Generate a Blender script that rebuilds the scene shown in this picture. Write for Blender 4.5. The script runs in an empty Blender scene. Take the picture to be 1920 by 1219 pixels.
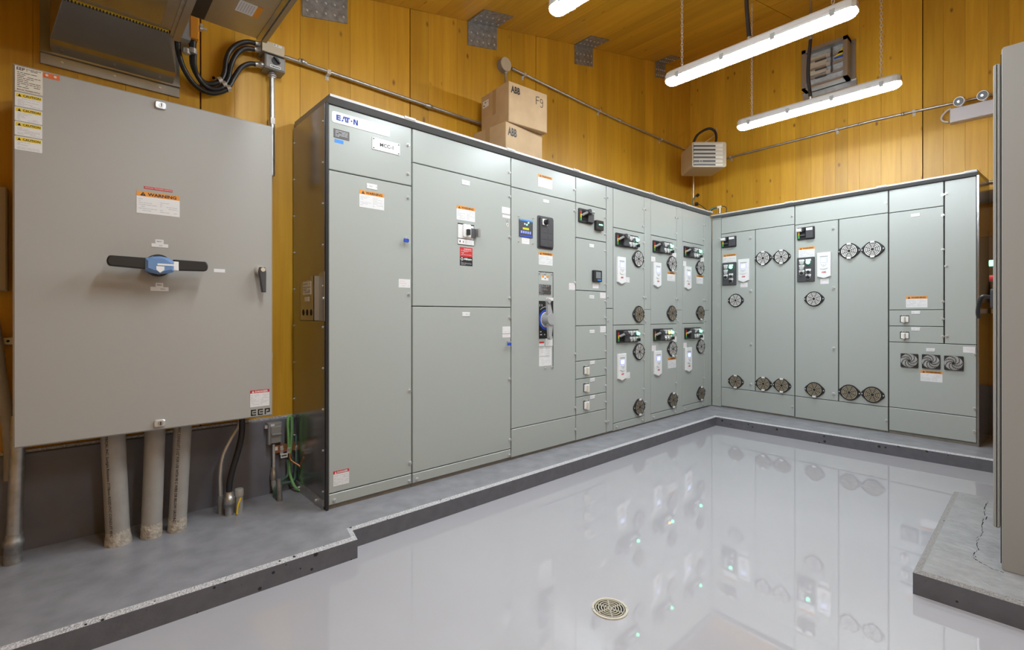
import bpy, bmesh, math, random
from mathutils import Vector as V, Matrix
from mathutils.geometry import tessellate_polygon
random.seed(7)
C = bpy.context.scene.collection
SC = bpy.context.scene

# ------------------------------------------------------------------ camera
H = 1.197                                   # eye height above the floor
FPX, YAW, Y0, CX = 908.5, math.radians(47.65), 590.4, 960.0
s_, c_ = math.sin(YAW), math.cos(YAW)
FW, RT = V((-s_, c_, 0)), V((c_, s_, 0))
cam = bpy.data.cameras.new('camera'); co = bpy.data.objects.new('camera', cam); C.objects.link(co)
co.location = (0, 0, H); co.rotation_euler = (math.radians(90), 0, YAW)
cam.sensor_width = 36.0; cam.lens = 36.0 * FPX / 1920
cam.shift_y = (Y0 - 609.5) / 1920 * 1.0
cam.clip_start = 0.02
SC.camera = co
# ------------------------------------------------------------------ light and exposure
wd = bpy.data.worlds.new('world'); SC.world = wd; wd.use_nodes = True
wd.node_tree.nodes['Background'].inputs[0].default_value = (0.9, 0.95, 1, 1)
wd.node_tree.nodes['Background'].inputs[1].default_value = 0.0
LAMP = 78.0                                 # strength of the fluorescent diffusers
SC.view_settings.view_transform = 'Standard'; SC.view_settings.look = 'None'
SC.view_settings.gamma = 1.0; SC.view_settings.use_curve_mapping = False
SC.view_settings.exposure = 0.0
try:
    SC.cycles.max_bounces = 10; SC.cycles.diffuse_bounces = 6; SC.cycles.glossy_bounces = 4
    SC.cycles.sample_clamp_indirect = 6.0
    SC.cycles.use_denoising = True
except Exception: pass

# ------------------------------------------------------------------ measuring: sight line through a pixel met with a real plane
def ray(px, py): return FW + RT * ((px - CX) / FPX) + V((0, 0, (Y0 - py) / FPX))
CAM = V((0, 0, H))
def PX(px, py, X): r = ray(px, py); return CAM + r * (X / r.x)
def PY(px, py, Y): r = ray(px, py); return CAM + r * (Y / r.y)
def PZ(px, py, Z): r = ray(px, py); return CAM + r * ((Z - H) / r.z)

class Face:
    def __init__(s, o, u):
        s.o = V(o); s.u = V(u).normalized(); s.v = V((0, 0, 1)); s.n = s.u.cross(s.v)
        s.m = Matrix(((s.u.x, s.v.x, s.n.x, s.o.x), (s.u.y, s.v.y, s.n.y, s.o.y), (s.u.z, s.v.z, s.n.z, s.o.z), (0, 0, 0, 1)))
    def uv(s, px, py, d=0.0):
        r = ray(px, py); t = (s.n.dot(s.o) + d - s.n.dot(CAM)) / s.n.dot(r); p = CAM + r * t - s.o
        return s.u.dot(p), p.z
    def R(s, x0, y0, x1, y1, d=0.0):
        a = s.uv(x0, y0, d); b = s.uv(x1, y1, d); return a[0], b[0], b[1], a[1]
    def p(s, u, v, d=0.0): return s.o + s.u * u + s.v * v + s.n * d

MCC1 = Face((-2.70, 0, 0), (0, 1, 0))
_a, _b = PZ(1352.2, 763.3, 0.1), PZ(1833.2, 838.1, 0.1)
MCC2 = Face((_b.x, _b.y, 0), (_b - _a))
ATSF = Face((-2.82, 0, 0), (0, 1, 0))
WL = Face((-3.25, 0, 0), (0, 1, 0))
CURB = Face((-3.22, 0, 0), (0, 1, 0))
WB = Face((0, 6.25, 0), (1, 0, 0))

# ------------------------------------------------------------------ materials
def mat(name, col, rough=0.5, metal=0.0, emit=None, es=0.0, bump=0.0, bscale=200.0, var=0.0, vscale=6.0, coat=0.0, pits=0.0):
    m = bpy.data.materials.new(name); m.use_nodes = True; nt = m.node_tree; b = nt.nodes['Principled BSDF']
    b.inputs['Base Color'].default_value = (*col, 1); b.inputs['Roughness'].default_value = rough; b.inputs['Metallic'].default_value = metal
    if emit: b.inputs['Emission Color'].default_value = (*emit, 1); b.inputs['Emission Strength'].default_value = es
    if coat: b.inputs['Coat Weight'].default_value = coat; b.inputs['Coat Roughness'].default_value = 0.02
    tc = None
    if bump or var: tc = nt.nodes.new('ShaderNodeTexCoord')
    if bump:
        n = nt.nodes.new('ShaderNodeTexNoise'); n.inputs['Scale'].default_value = bscale; n.inputs['Detail'].default_value = 3
        nt.links.new(tc.outputs['Object'], n.inputs['Vector'])
        k = nt.nodes.new('ShaderNodeBump'); k.inputs['Strength'].default_value = bump; k.inputs['Distance'].default_value = 0.01
        nt.links.new(n.outputs['Fac'], k.inputs['Height']); nt.links.new(k.outputs['Normal'], b.inputs['Normal'])
    if var:
        n = nt.nodes.new('ShaderNodeTexNoise'); n.inputs['Scale'].default_value = vscale; n.inputs['Detail'].default_value = 5
        nt.links.new(tc.outputs['Object'], n.inputs['Vector'])
        r = nt.nodes.new('ShaderNodeValToRGB'); r.color_ramp.elements[0].position = 0.3; r.color_ramp.elements[1].position = 0.7
        r.color_ramp.elements[0].color = (*[x * (1 - var) for x in col], 1); r.color_ramp.elements[1].color = (*[min(1, x * (1 + var)) for x in col], 1)
        nt.links.new(n.outputs['Fac'], r.inputs['Fac']); nt.links.new(r.outputs['Color'], b.inputs['Base Color'])
    if pits:                                # little blow holes left in cast concrete
        vo = nt.nodes.new('ShaderNodeTexVoronoi'); vo.inputs['Scale'].default_value = pits; nt.links.new(tc.outputs['Object'], vo.inputs['Vector'])
        sp = nt.nodes.new('ShaderNodeSeparateColor'); nt.links.new(vo.outputs['Color'], sp.inputs[0])
        rr = nt.nodes.new('ShaderNodeMapRange'); rr.inputs['From Min'].default_value = 0.55; rr.inputs['From Max'].default_value = 1.0; rr.inputs['To Max'].default_value = 0.26; nt.links.new(sp.outputs[0], rr.inputs['Value'])
        lt = nt.nodes.new('ShaderNodeMath'); lt.operation = 'LESS_THAN'; nt.links.new(vo.outputs['Distance'], lt.inputs[0]); nt.links.new(rr.outputs[0], lt.inputs[1])
        mx = nt.nodes.new('ShaderNodeMix'); mx.data_type = 'RGBA'; nt.links.new(lt.outputs[0], mx.inputs['Factor']); nt.links.new(b.inputs['Base Color'].links[0].from_socket, mx.inputs[6]); mx.inputs[7].default_value = (.012, .012, .013, 1)
        nt.links.new(mx.outputs[2], b.inputs['Base Color'])
    return m

def wood(name, axis):
    """stained softwood lamella: grain along one world axis, sparse knots, a tone of its own per board"""
    m = bpy.data.materials.new(name); m.use_nodes = True; nt = m.node_tree; N = nt.nodes.new; L = nt.links.new; b = nt.nodes['Principled BSDF']
    tc = N('ShaderNodeTexCoord'); oi = N('ShaderNodeObjectInfo')
    off = N('ShaderNodeVectorMath'); off.operation = 'MULTIPLY_ADD'
    cmb = N('ShaderNodeCombineXYZ')
    for i in range(3): L(oi.outputs['Random'], cmb.inputs[i])
    off.inputs[1].default_value = (7.3, 9.1, 5.7); L(cmb.outputs[0], off.inputs[0]); L(tc.outputs['Object'], off.inputs[2])
    def mapped(along, across):
        mp = N('ShaderNodeMapping'); sc = [across] * 3; sc[axis] = along; mp.inputs['Scale'].default_value = sc; L(off.outputs[0], mp.inputs['Vector']); return mp
    g = N('ShaderNodeTexNoise'); g.inputs['Scale'].default_value = 1; g.inputs['Detail'].default_value = 6; g.inputs['Roughness'].default_value = 0.6; g.inputs['Distortion'].default_value = 0.4
    L(mapped(1.6, 26).outputs[0], g.inputs['Vector'])
    g2 = N('ShaderNodeTexNoise'); g2.inputs['Scale'].default_value = 1; g2.inputs['Detail'].default_value = 4
    L(mapped(0.9, 5).outputs[0], g2.inputs['Vector'])
    r = N('ShaderNodeValToRGB'); e = r.color_ramp.elements
    e[0].position = 0.28; e[0].color = (*WOOD_D, 1); e[1].position = 0.72; e[1].color = (*WOOD_L, 1)
    mx = N('ShaderNodeMath'); mx.operation = 'MULTIPLY_ADD'; mx.inputs[1].default_value = 0.55
    ms = N('ShaderNodeMath'); ms.operation = 'MULTIPLY'; ms.inputs[1].default_value = 0.45
    L(g2.outputs['Fac'], ms.inputs[0]); L(g.outputs['Fac'], mx.inputs[0]); L(ms.outputs[0], mx.inputs[2]); L(mx.outputs[0], r.inputs['Fac'])
    # board tone
    hs = N('ShaderNodeHueSaturation'); rr = N('ShaderNodeMapRange'); rr.inputs['To Min'].default_value = 0.88; rr.inputs['To Max'].default_value = 1.1
    L(oi.outputs['Random'], rr.inputs['Value']); L(rr.outputs[0], hs.inputs['Value']); L(r.outputs['Color'], hs.inputs['Color'])
    # knots: sparse cells of a stretched Voronoi
    vo = N('ShaderNodeTexVoronoi'); vo.inputs['Scale'].default_value = 1; L(mapped(4.5, 8.5).outputs[0], vo.inputs['Vector'])
    kn = N('ShaderNodeMapRange'); kn.interpolation_type = 'SMOOTHSTEP'
    kn.inputs['From Min'].default_value = 0.03; kn.inputs['From Max'].default_value = 0.15; kn.inputs['To Min'].default_value = 1; kn.inputs['To Max'].default_value = 0
    L(vo.outputs['Distance'], kn.inputs['Value'])
    sp = N('ShaderNodeSeparateColor'); L(vo.outputs['Color'], sp.inputs[0])
    gt = N('ShaderNodeMath'); gt.operation = 'GREATER_THAN'; gt.inputs[1].default_value = 0.4; L(sp.outputs[0], gt.inputs[0])
    km = N('ShaderNodeMath'); km.operation = 'MULTIPLY'; L(kn.outputs[0], km.inputs[0]); L(gt.outputs[0], km.inputs[1])
    km2 = N('ShaderNodeMath'); km2.operation = 'MULTIPLY'; km2.inputs[1].default_value = 0.8; L(km.outputs[0], km2.inputs[0])
    mix = N('ShaderNodeMix'); mix.data_type = 'RGBA'; L(km2.outputs[0], mix.inputs['Factor']); L(hs.outputs['Color'], mix.inputs[6]); mix.inputs[7].default_value = (*WOOD_K, 1)
    L(mix.outputs[2], b.inputs['Base Color']); b.inputs['Roughness'].default_value = 0.42
    bp = N('ShaderNodeBump'); bp.inputs['Strength'].default_value = 0.12; bp.inputs['Distance'].default_value = 0.004
    L(g.outputs['Fac'], bp.inputs['Height']); L(bp.outputs['Normal'], b.inputs['Normal'])
    return m
WOOD_L, WOOD_D, WOOD_K = (0.69, 0.385, 0.028), (0.50, 0.24, 0.012), (0.14, 0.045, 0.008)
M = {}
M['wood_z'] = wood('wood upright', 2); M['wood_x'] = wood('wood across', 0)
M['floor'] = mat('floor epoxy', (0.445, 0.44, 0.475), 0.02, bump=0.008, bscale=3.5, var=0.03, vscale=1.2, coat=0.8)
M['pad_top'] = mat('grey concrete paint', (0.265, 0.267, 0.295), 0.27, bump=0.25, bscale=14, var=0.12, vscale=9)
M['pad_side'] = mat('dark grey concrete paint', (0.115, 0.114, 0.13), 0.4, bump=0.15, bscale=40, var=0.1, vscale=20, pits=22)
M['pad_edge'] = mat('worn concrete edge with glint', (0.56, 0.56, 0.59), 0.4, bump=1.0, bscale=150, var=0.4, vscale=150, pits=34)  # worn edge; the pale colour also paints in its grazing reflection
M['pad_edge2'] = mat('rough grey concrete edge', (0.30, 0.29, 0.285), 0.6, bump=1.0, bscale=170, var=0.3, vscale=150, pits=34)
M['pad_top2'] = mat('scuffed grey concrete paint', (0.30, 0.30, 0.31), 0.33, bump=0.5, bscale=30, var=0.14, vscale=14)
M['curb'] = mat('painted curb wall', (0.165, 0.165, 0.195), 0.35, bump=0.1, bscale=12, var=0.1, vscale=6)
M['paint'] = mat('cabinet paint', (0.405, 0.43, 0.41), 0.27, bump=0.03, bscale=500)
M['paint2'] = mat('cabinet filler paint', (0.40, 0.42, 0.395), 0.36, bump=0.03, bscale=500)
M['ats'] = mat('switch enclosure paint', (0.385, 0.375, 0.355), 0.38, bump=0.03, bscale=500)
M['side'] = mat('side sheet', (0.30, 0.30, 0.31), 0.2, metal=0.8)
M['backing'] = mat('dark timber behind the boards', (0.13, 0.055, 0.012), 0.8)
M['seam'] = mat('dark seam frame', (0.012, 0.013, 0.014), 0.5)
M['base'] = mat('dusty base channel', (0.21, 0.19, 0.16), 0.6, var=0.15, vscale=20)
M['hood'] = mat('shaded hood paint', (0.20, 0.205, 0.215), 0.35)  # darkened to paint in the shade under the hood
M['hoodlip_lit'] = mat('highlit hood lip paint', (0.55, 0.55, 0.55), 0.3)  # same hood, lightened to paint in the highlight along the lip
M['steel'] = mat('bright steel', (0.70, 0.70, 0.71), 0.28, metal=0.6)
M['galv'] = mat('galvanised steel', (0.50, 0.50, 0.50), 0.38, metal=0.85, var=0.15, vscale=25)
M['galv_dull'] = mat('dull galvanised plate', (0.34, 0.335, 0.33), 0.5, metal=0.7, var=0.25, vscale=30)
M['sheet'] = mat('bright sheet metal', (0.44, 0.435, 0.42), 0.17, metal=0.9, var=0.06, vscale=5)
M['sheet_m'] = mat('brushed sheet metal', (0.46, 0.455, 0.44), 0.34, metal=0.85, var=0.06, vscale=5)
M['black'] = mat('black plastic', (0.018, 0.018, 0.02), 0.4)
M['charcoal'] = mat('charcoal plastic', (0.06, 0.06, 0.068), 0.42)
M['rubber'] = mat('black conduit jacket', (0.02, 0.02, 0.024), 0.38)
M['white'] = mat('white label', (0.76, 0.76, 0.77), 0.45)
M['plastic'] = mat('white plastic', (0.82, 0.82, 0.83), 0.35)
M['cream'] = mat('cream plastic', (0.74, 0.69, 0.60), 0.4)
M['ink'] = mat('black ink', (0.012, 0.012, 0.012), 0.5)
M['greyink'] = mat('grey fine print', (0.50, 0.50, 0.52), 0.5)
M['pinkink'] = mat('red fine print', (0.78, 0.52, 0.52), 0.5)
M['orange'] = mat('safety orange', (0.78, 0.30, 0.03), 0.45)
M['yellow'] = mat('safety yellow', (0.80, 0.58, 0.03), 0.45)
M['red'] = mat('safety red', (0.55, 0.03, 0.03), 0.45)
M['green'] = mat('green print', (0.05, 0.42, 0.10), 0.45)
M['blueink'] = mat('dark blue ink', (0.015, 0.05, 0.33), 0.45)
M['tape'] = mat('blue tape', (0.05, 0.26, 0.75), 0.5)
M['blue'] = mat('blue plastic', (0.14, 0.26, 0.50), 0.35)
M['keyblue'] = mat('blue key grip', (0.03, 0.09, 0.55), 0.35)
M['darkplate'] = mat('engraved dark plate', (0.10, 0.095, 0.095), 0.35, metal=0.3)
M['greyplastic'] = mat('grey plastic', (0.36, 0.37, 0.37), 0.4)
M['boxgrey'] = mat('grey box casting', (0.31, 0.305, 0.30), 0.45, metal=0.2)
M['pvc'] = mat('grey pvc conduit', (0.35, 0.335, 0.315), 0.42, var=0.08, vscale=12)
M['pvc_dirt'] = mat('cement stained pvc', (0.44, 0.40, 0.35), 0.8, bump=0.6, bscale=90, var=0.3, vscale=40)
M['copper'] = mat('copper', (0.42, 0.20, 0.10), 0.35, metal=0.8, var=0.2, vscale=40)
M['wire'] = mat('green wire jacket', (0.20, 0.43, 0.15), 0.4)
M['wiredark'] = mat('dark green wire jacket', (0.08, 0.16, 0.13), 0.4)
M['heater'] = mat('heater enamel', (0.56, 0.48, 0.36), 0.38)
M['heaterdark'] = mat('heater inside', (0.10, 0.10, 0.11), 0.4, metal=0.5)
M['card'] = mat('cardboard', (0.50, 0.35, 0.20), 0.7, var=0.07, vscale=9)
M['cardtape'] = mat('brown packing tape', (0.40, 0.26, 0.13), 0.3)
M['lamp'] = mat('lit diffuser', (0.9, 0.9, 0.9), 0.4, emit=(0.85, 0.945, 1.0), es=LAMP)
M['housing'] = mat('lamp housing', (0.60, 0.60, 0.60), 0.45)
M['pilot'] = mat('lit green pilot', (0.1, 0.6, 0.3), 0.3, emit=(0.16, 1.0, 0.5), es=5.0)
M['amber'] = mat('lit amber pilot', (0.8, 0.5, 0.1), 0.3, emit=(1.0, 0.55, 0.12), es=2.5)
M['screen'] = mat('backlit display', (0.7, 0.75, 0.9), 0.2, emit=(0.72, 0.8, 1.0), es=0.75)
M['lcdblue'] = mat('blue lit edge', (0.2, 0.25, 0.8), 0.2, emit=(0.25, 0.3, 1.0), es=0.8)
M['lcdy'] = mat('yellow lit display', (0.45, 0.45, 0.03), 0.3, emit=(0.6, 0.6, 0.03), es=0.35)
M['lcd'] = mat('grey lcd', (0.20, 0.22, 0.23), 0.25)
M['filter'] = mat('white filter mat', (0.85, 0.84, 0.82), 0.9, bump=0.5, bscale=250)
M['filterdust'] = mat('dusty filter mat', (0.42, 0.36, 0.26), 0.9, bump=0.5, bscale=250)
M['drain'] = mat('drain grate', (0.66, 0.61, 0.50), 0.4, metal=0.3)
M['hole'] = mat('dark opening', (0.008, 0.008, 0.008), 0.9)
M['glass'] = mat('lamp lens', (0.10, 0.105, 0.11), 0.4)
M['tagorange'] = mat('orange red tag', (0.72, 0.15, 0.03), 0.45)
M['emlight'] = mat('emergency light case', (0.66, 0.64, 0.68), 0.4)
M['rcab'] = mat('right cabinet paint', (0.33, 0.325, 0.31), 0.38, bump=0.03, bscale=500)
M['beige'] = mat('beige box paint', (0.40, 0.34, 0.26), 0.45)

# ------------------------------------------------------------------ geometry collector
_tc = {}
def glyphs(s, bold):
    k = (s, bold)
    if k not in _tc:
        cu = bpy.data.curves.new('t', 'FONT'); cu.body = s; cu.size = 1.0; cu.resolution_u = 2; cu.offset = bold
        o = bpy.data.objects.new('t', cu); C.objects.link(o)
        dg = bpy.context.evaluated_depsgraph_get(); me = bpy.data.meshes.new_from_object(o.evaluated_get(dg))
        vs = [(v.co.x, v.co.y) for v in me.vertices]; fs = [tuple(p.vertices) for p in me.polygons]
        bpy.data.objects.remove(o); bpy.data.curves.remove(cu); bpy.data.meshes.remove(me)
        x0 = min(v[0] for v in vs); x1 = max(v[0] for v in vs); y0 = min(v[1] for v in vs); y1 = max(v[1] for v in vs)
        _tc[k] = ([((a - x0) / (x1 - x0), (b - y0) / (y1 - y0)) for a, b in vs], fs)
    return _tc[k]

class G:
    def __init__(s, f=None): s.v = []; s.f = []; s.mi = []; s.sm = []; s.mats = []; s.fr = f.m if isinstance(f, Face) else (f or Matrix())
    def mid(s, m):
        m = M[m]
        if m not in s.mats: s.mats.append(m)
        return s.mats.index(m)
    def raw(s, vs, fs, m, smooth=False):
        b = len(s.v); k = s.mid(m)
        s.v += [s.fr @ V(v) for v in vs]
        for f in fs: s.f.append([b + i for i in f]); s.mi.append(k); s.sm.append(smooth)
        return s
    def box(s, u0, u1, v0, v1, d0, d1, m):
        vs = [(u, v, d) for d in (d0, d1) for v in (v0, v1) for u in (u0, u1)]
        return s.raw(vs, [(0, 2, 3, 1), (4, 5, 7, 6), (0, 1, 5, 4), (2, 6, 7, 3), (0, 4, 6, 2), (1, 3, 7, 5)], m)
    def cbox(s, u0, u1, v0, v1, d0, d1, m, c=0.003):
        """box with its front rim chamfered"""
        q = lambda i, d: [(u0 + i, v0 + i, d), (u1 - i, v0 + i, d), (u1 - i, v1 - i, d), (u0 + i, v1 - i, d)]
        vs = q(0, d0) + q(0, d1 - c) + q(c, d1); fs = [(3, 2, 1, 0), (8, 9, 10, 11)]
        for i in range(4):
            j = (i + 1) % 4; fs += [(i, j, 4 + j, 4 + i), (4 + i, 4 + j, 8 + j, 8 + i)]
        return s.raw(vs, fs, m)
    def rbox(s, u0, u1, v0, v1, d0, d1, m, r=0.01, n=4, c=0.002):
        """box with rounded corners in the face plane"""
        pts = []
        for cx, cy, a in ((u1 - r, v1 - r, 0), (u0 + r, v1 - r, 90), (u0 + r, v0 + r, 180), (u1 - r, v0 + r, 270)):
            for i in range(n + 1):
                t = math.radians(a + 90 * i / n); pts.append((cx + r * math.cos(t), cy + r * math.sin(t)))
        return s.prism(pts, d0, d1, m, c)
    def prism(s, pts, d0, d1, m, c=0.0):
        n = len(pts); vs = [(a, b, d0) for a, b in pts]
        if c:
            cx = sum(p[0] for p in pts) / n; cy = sum(p[1] for p in pts) / n
            k = lambda a, b: (a - c * (1 if a > cx else -1), b - c * (1 if b > cy else -1))
            vs += [(a, b, d1 - c) for a, b in pts] + [(*k(a, b), d1) for a, b in pts]; L = 3
        else: vs += [(a, b, d1) for a, b in pts]; L = 2
        fs = [tuple(range(n - 1, -1, -1)), tuple(range((L - 1) * n, L * n))]
        for l in range(L - 1):
            for i in range(n): j = (i + 1) % n; fs.append((l * n + i, l * n + j, (l + 1) * n + j, (l + 1) * n + i))
        return s.raw(vs, fs, m)
    def disc(s, u, v, d0, d1, r0, m, r1=None, n=20, sx=1.0):
        r1 = r0 if r1 is None else r1
        vs = [(u + sx * r * math.cos(2 * math.pi * i / n), v + r * math.sin(2 * math.pi * i / n), d) for r, d in ((r0, d0), (r1, d1)) for i in range(n)]
        fs = [tuple(range(n - 1, -1, -1)), tuple(range(n, 2 * n))] + [(i, (i + 1) % n, n + (i + 1) % n, n + i) for i in range(n)]
        return s.raw(vs, fs, m)
    def ring(s, u, v, d0, d1, ri, ro, m, n=28):
        vs = []
        for r, d in ((ri, d0), (ro, d0), (ro, d1), (ri, d1)):
            vs += [(u + r * math.cos(2 * math.pi * i / n), v + r * math.sin(2 * math.pi * i / n), d) for i in range(n)]
        fs = []
        for l in range(4):
            for i in range(n):
                j = (i + 1) % n; k = (l + 1) % 4; fs.append((l * n + i, l * n + j, k * n + j, k * n + i))
        return s.raw(vs, fs, m)
    def bar(s, p0, p1, w, d0, d1, m):
        """flat bar between two in-plane points"""
        a = V((p0[0], p0[1])); b = V((p1[0], p1[1])); t = (b - a); t.normalize(); n = V((-t.y, t.x)) * w / 2
        return s.prism([tuple(a - n), tuple(b - n), tuple(b + n), tuple(a + n)], d0, d1, m)
    def tube(s, pts, r, m, n=10, caps=True, smooth=True):
        pts = [V(p) for p in pts]; vs = []; T = []
        for i in range(len(pts)):
            T.append((pts[min(i + 1, len(pts) - 1)] - pts[max(i - 1, 0)]).normalized())
        x = T[0].orthogonal().normalized()
        for i, p in enumerate(pts):
            x = (x - T[i] * x.dot(T[i])).normalized(); y = T[i].cross(x); rr = r[i] if isinstance(r, (list, tuple)) else r
            vs += [p + (x * math.cos(2 * math.pi * k / n) + y * math.sin(2 * math.pi * k / n)) * rr for k in range(n)]
        fs = []
        for i in range(len(pts) - 1):
            for k in range(n): j = (k + 1) % n; fs.append((i * n + k, i * n + j, (i + 1) * n + j, (i + 1) * n + k))
        s.raw(vs, fs, m, smooth)
        if caps: s.raw(vs[:n], [tuple(range(n - 1, -1, -1))], m); s.raw(vs[-n:], [tuple(range(n))], m)
        return s
    def cyl(s, p0, p1, r, m, n=14, r1=None): return s.tube([p0, p1], [r, r if r1 is None else r1], m, n)
    def text(s, t, u0, u1, v0, v1, d, m, bold=0.0, h=0.0006):
        P, F = glyphs(t, bold); n = len(P)
        vs = [(u0 + a * (u1 - u0), v0 + b * (v1 - v0), d) for a, b in P]
        return s.raw(vs, F, m)
    def greek(s, u0, u1, v0, v1, rows, d, m, fill=0.5):
        """unreadable fine print as rows of thin strokes"""
        h = (v1 - v0) / rows
        for i in range(rows):
            y = v1 - (i + 0.5) * h; x = u0
            while x < u1:
                w = random.uniform(0.08, 0.3) * (u1 - u0)
                if random.random() < 0.82: s.raw([(x, y - h * fill / 2, d), (min(u1, x + w), y - h * fill / 2, d), (min(u1, x + w), y + h * fill / 2, d), (x, y + h * fill / 2, d)], [(0, 1, 2, 3)], m)
                x += w + 0.03 * (u1 - u0)
                if random.random() < 0.15: break
        return s
    def build(s, name, parent=None, label=None, kind=None):
        me = bpy.data.meshes.new(name); me.from_pydata(s.v, [], s.f)
        for m in s.mats: me.materials.append(m)
        me.polygons.foreach_set('material_index', s.mi); me.polygons.foreach_set('use_smooth', s.sm); me.update()
        o = bpy.data.objects.new(name, me); C.objects.link(o)
        if parent is not None:
            o.parent = parent
            if parent.type == 'EMPTY': o.matrix_parent_inverse = Matrix.Translation(-V(parent.location))
        if label: o['label'] = label
        if kind: o['kind'] = kind
        return o

def thing(name, label, cat, loc, group=None):
    o = bpy.data.objects.new(name, None); C.objects.link(o); o.location = loc; o.empty_display_size = 0.1
    o['label'] = label; o['category'] = cat
    if group: o['group'] = group
    return o
def tag(o, label, cat, group=None):
    o['label'] = label; o['category'] = cat
    if group: o['group'] = group
    return o
def smooth(pts, k=6):
    pts = [V(p) for p in pts]; q = [pts[0] * 2 - pts[1]] + pts + [pts[-1] * 2 - pts[-2]]; out = []
    for i in range(1, len(q) - 2):
        for j in range(k):
            t = j / k; a, b, c, d = q[i - 1:i + 3]
            out.append(0.5 * ((2 * b) + (c - a) * t + (2 * a - 5 * b + 4 * c - d) * t * t + (3 * b - a - 3 * c + d) * t ** 3))
    return out + [pts[-1]]
def on(face, pts):
    """points read off one wall: (pixel x, pixel y, stand-off from the wall)"""
    out = []
    for x, y, d in pts: u, v = face.uv(x, y, d); out.append(face.p(u, v, d))
    return out

# ------------------------------------------------------------------ the room
CEIL = lambda y: 3.08 + 0.2345 * y
XR, YF = 2.1, -2.6
g = G(); g.box(-3.3, XR, YF, 6.3, -0.1, 0, 'floor'); fl = g.build('floor', kind='structure')
fl['label'] = 'glossy light grey epoxy floor'
# left wall: backing, boards, painted concrete curb
wl = G(WL).prism([(YF, 0), (6.25, 0), (6.25, CEIL(6.25) + .02), (YF, CEIL(YF) + .02)], -0.12, -0.03, 'backing').build('wall_left', kind='structure')
wl['label'] = 'left wall of amber stained upright timber boards over a dark concrete curb'
strong = [WL.uv(x, 300)[0] for x in (61.7, 376, 440, 562.5, 616, 769, 1005)]
cuts = [YF]; 
for t in strong + [6.25]:
    a = cuts[-1]; n = max(1, round((t - a) / 0.155)); 
    for i in range(1, n + 1): cuts.append(a + (t - a) * i / n + (random.uniform(-.02, .02) if i < n else 0))
joint = [strong[1], strong[5], strong[6]]
for a, b in zip(cuts, cuts[1:]):
    ga = .004 if any(abs(a - j) < 1e-6 for j in joint) else .0004
    gb = .004 if any(abs(b - j) < 1e-6 for j in joint) else .0004
    e = random.uniform(-.0008, .0008)
    G(WL).prism([(a + ga, .53), (b - gb, .53), (b - gb, CEIL(b)), (a + ga, CEIL(a))], -.03, e, 'wood_z', .0006).build('board', wl)
G(WL).prism([(YF, 0), (6.25, 0), (6.25, .548), (YF, .548)], -.03, .03, 'curb', .006).build('concrete_curb', wl)
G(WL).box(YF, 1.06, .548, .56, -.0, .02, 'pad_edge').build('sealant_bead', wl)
# back wall
wb = G(WB).box(-3.25, XR, 0, CEIL(6.25) + .05, -0.12, -0.03, 'backing').build('wall_back', kind='structure')
wb['label'] = 'back wall of amber stained upright timber boards behind the shorter row of cabinets'
cuts = [-3.25]
bs = [WB.uv(x, 300)[0] for x in (1388, 1463, 1520.7, 1544, 1566, 1589.6, 1611.6, 1730)]
for t in bs + [XR]:
    a = cuts[-1]; n = max(1, round((t - a) / 0.15))
    for i in range(1, n + 1): cuts.append(a + (t - a) * i / n + (random.uniform(-.015, .015) if i < n else 0))
for a, b in zip(cuts, cuts[1:]):
    ga = .004 if abs(a - bs[-1]) < 1e-6 else .0004; gb = .004 if abs(b - bs[-1]) < 1e-6 else .0004
    G(WB).prism([(a + ga, .53), (b - gb, .53), (b - gb, CEIL(6.25)), (a + ga, CEIL(6.25))], -.03, random.uniform(-.0008, .0008), 'wood_z', .0006).build('board', wb)
G(WB).box(-3.22, XR, 0, .548, -.03, .03, 'curb').build('concrete_curb', wb)
# ceiling: boards run across the room, one panel joint along it
cl = G().raw([(x, y, CEIL(y) + z) for z in (.035, .12) for y in (YF, 6.3) for x in (-3.3, XR)],
             [(0, 1, 3, 2), (4, 6, 7, 5), (0, 4, 5, 1), (2, 3, 7, 6), (0, 2, 6, 4), (1, 5, 7, 3)], 'backing').build('ceiling', kind='structure')
cl['label'] = 'sloping timber board ceiling'
sj = PZ(1460, 17, CEIL(5.6)).x
y = YF
while y < 6.25:
    w = random.uniform(.13, .18); y2 = min(6.25, y + w)
    if 6.25 - y2 < .06: y2 = 6.25
    for x0, x1 in ((-3.25, sj - .003), (sj + .003, XR)):
        e = random.uniform(0, .0012); a, b = y + .0006, y2 - .0006
        G().raw([(x, yy, CEIL(yy) + z) for z in (e, .035) for yy in (a, b) for x in (x0, x1)],
                [(0, 2, 3, 1), (4, 5, 7, 6), (0, 1, 5, 4), (2, 6, 7, 3), (0, 4, 6, 2), (1, 3, 7, 5)], 'wood_x').build('board', cl)
    y = y2
# the two walls behind the camera
G().box(XR, XR + .1, YF, 6.3, 0, 4.7, 'wood_z').build('wall_right', kind='structure')
G().box(-3.3, XR, YF - .1, YF, 0, 3.2, 'wood_z').build('wall_front', kind='structure')
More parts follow.
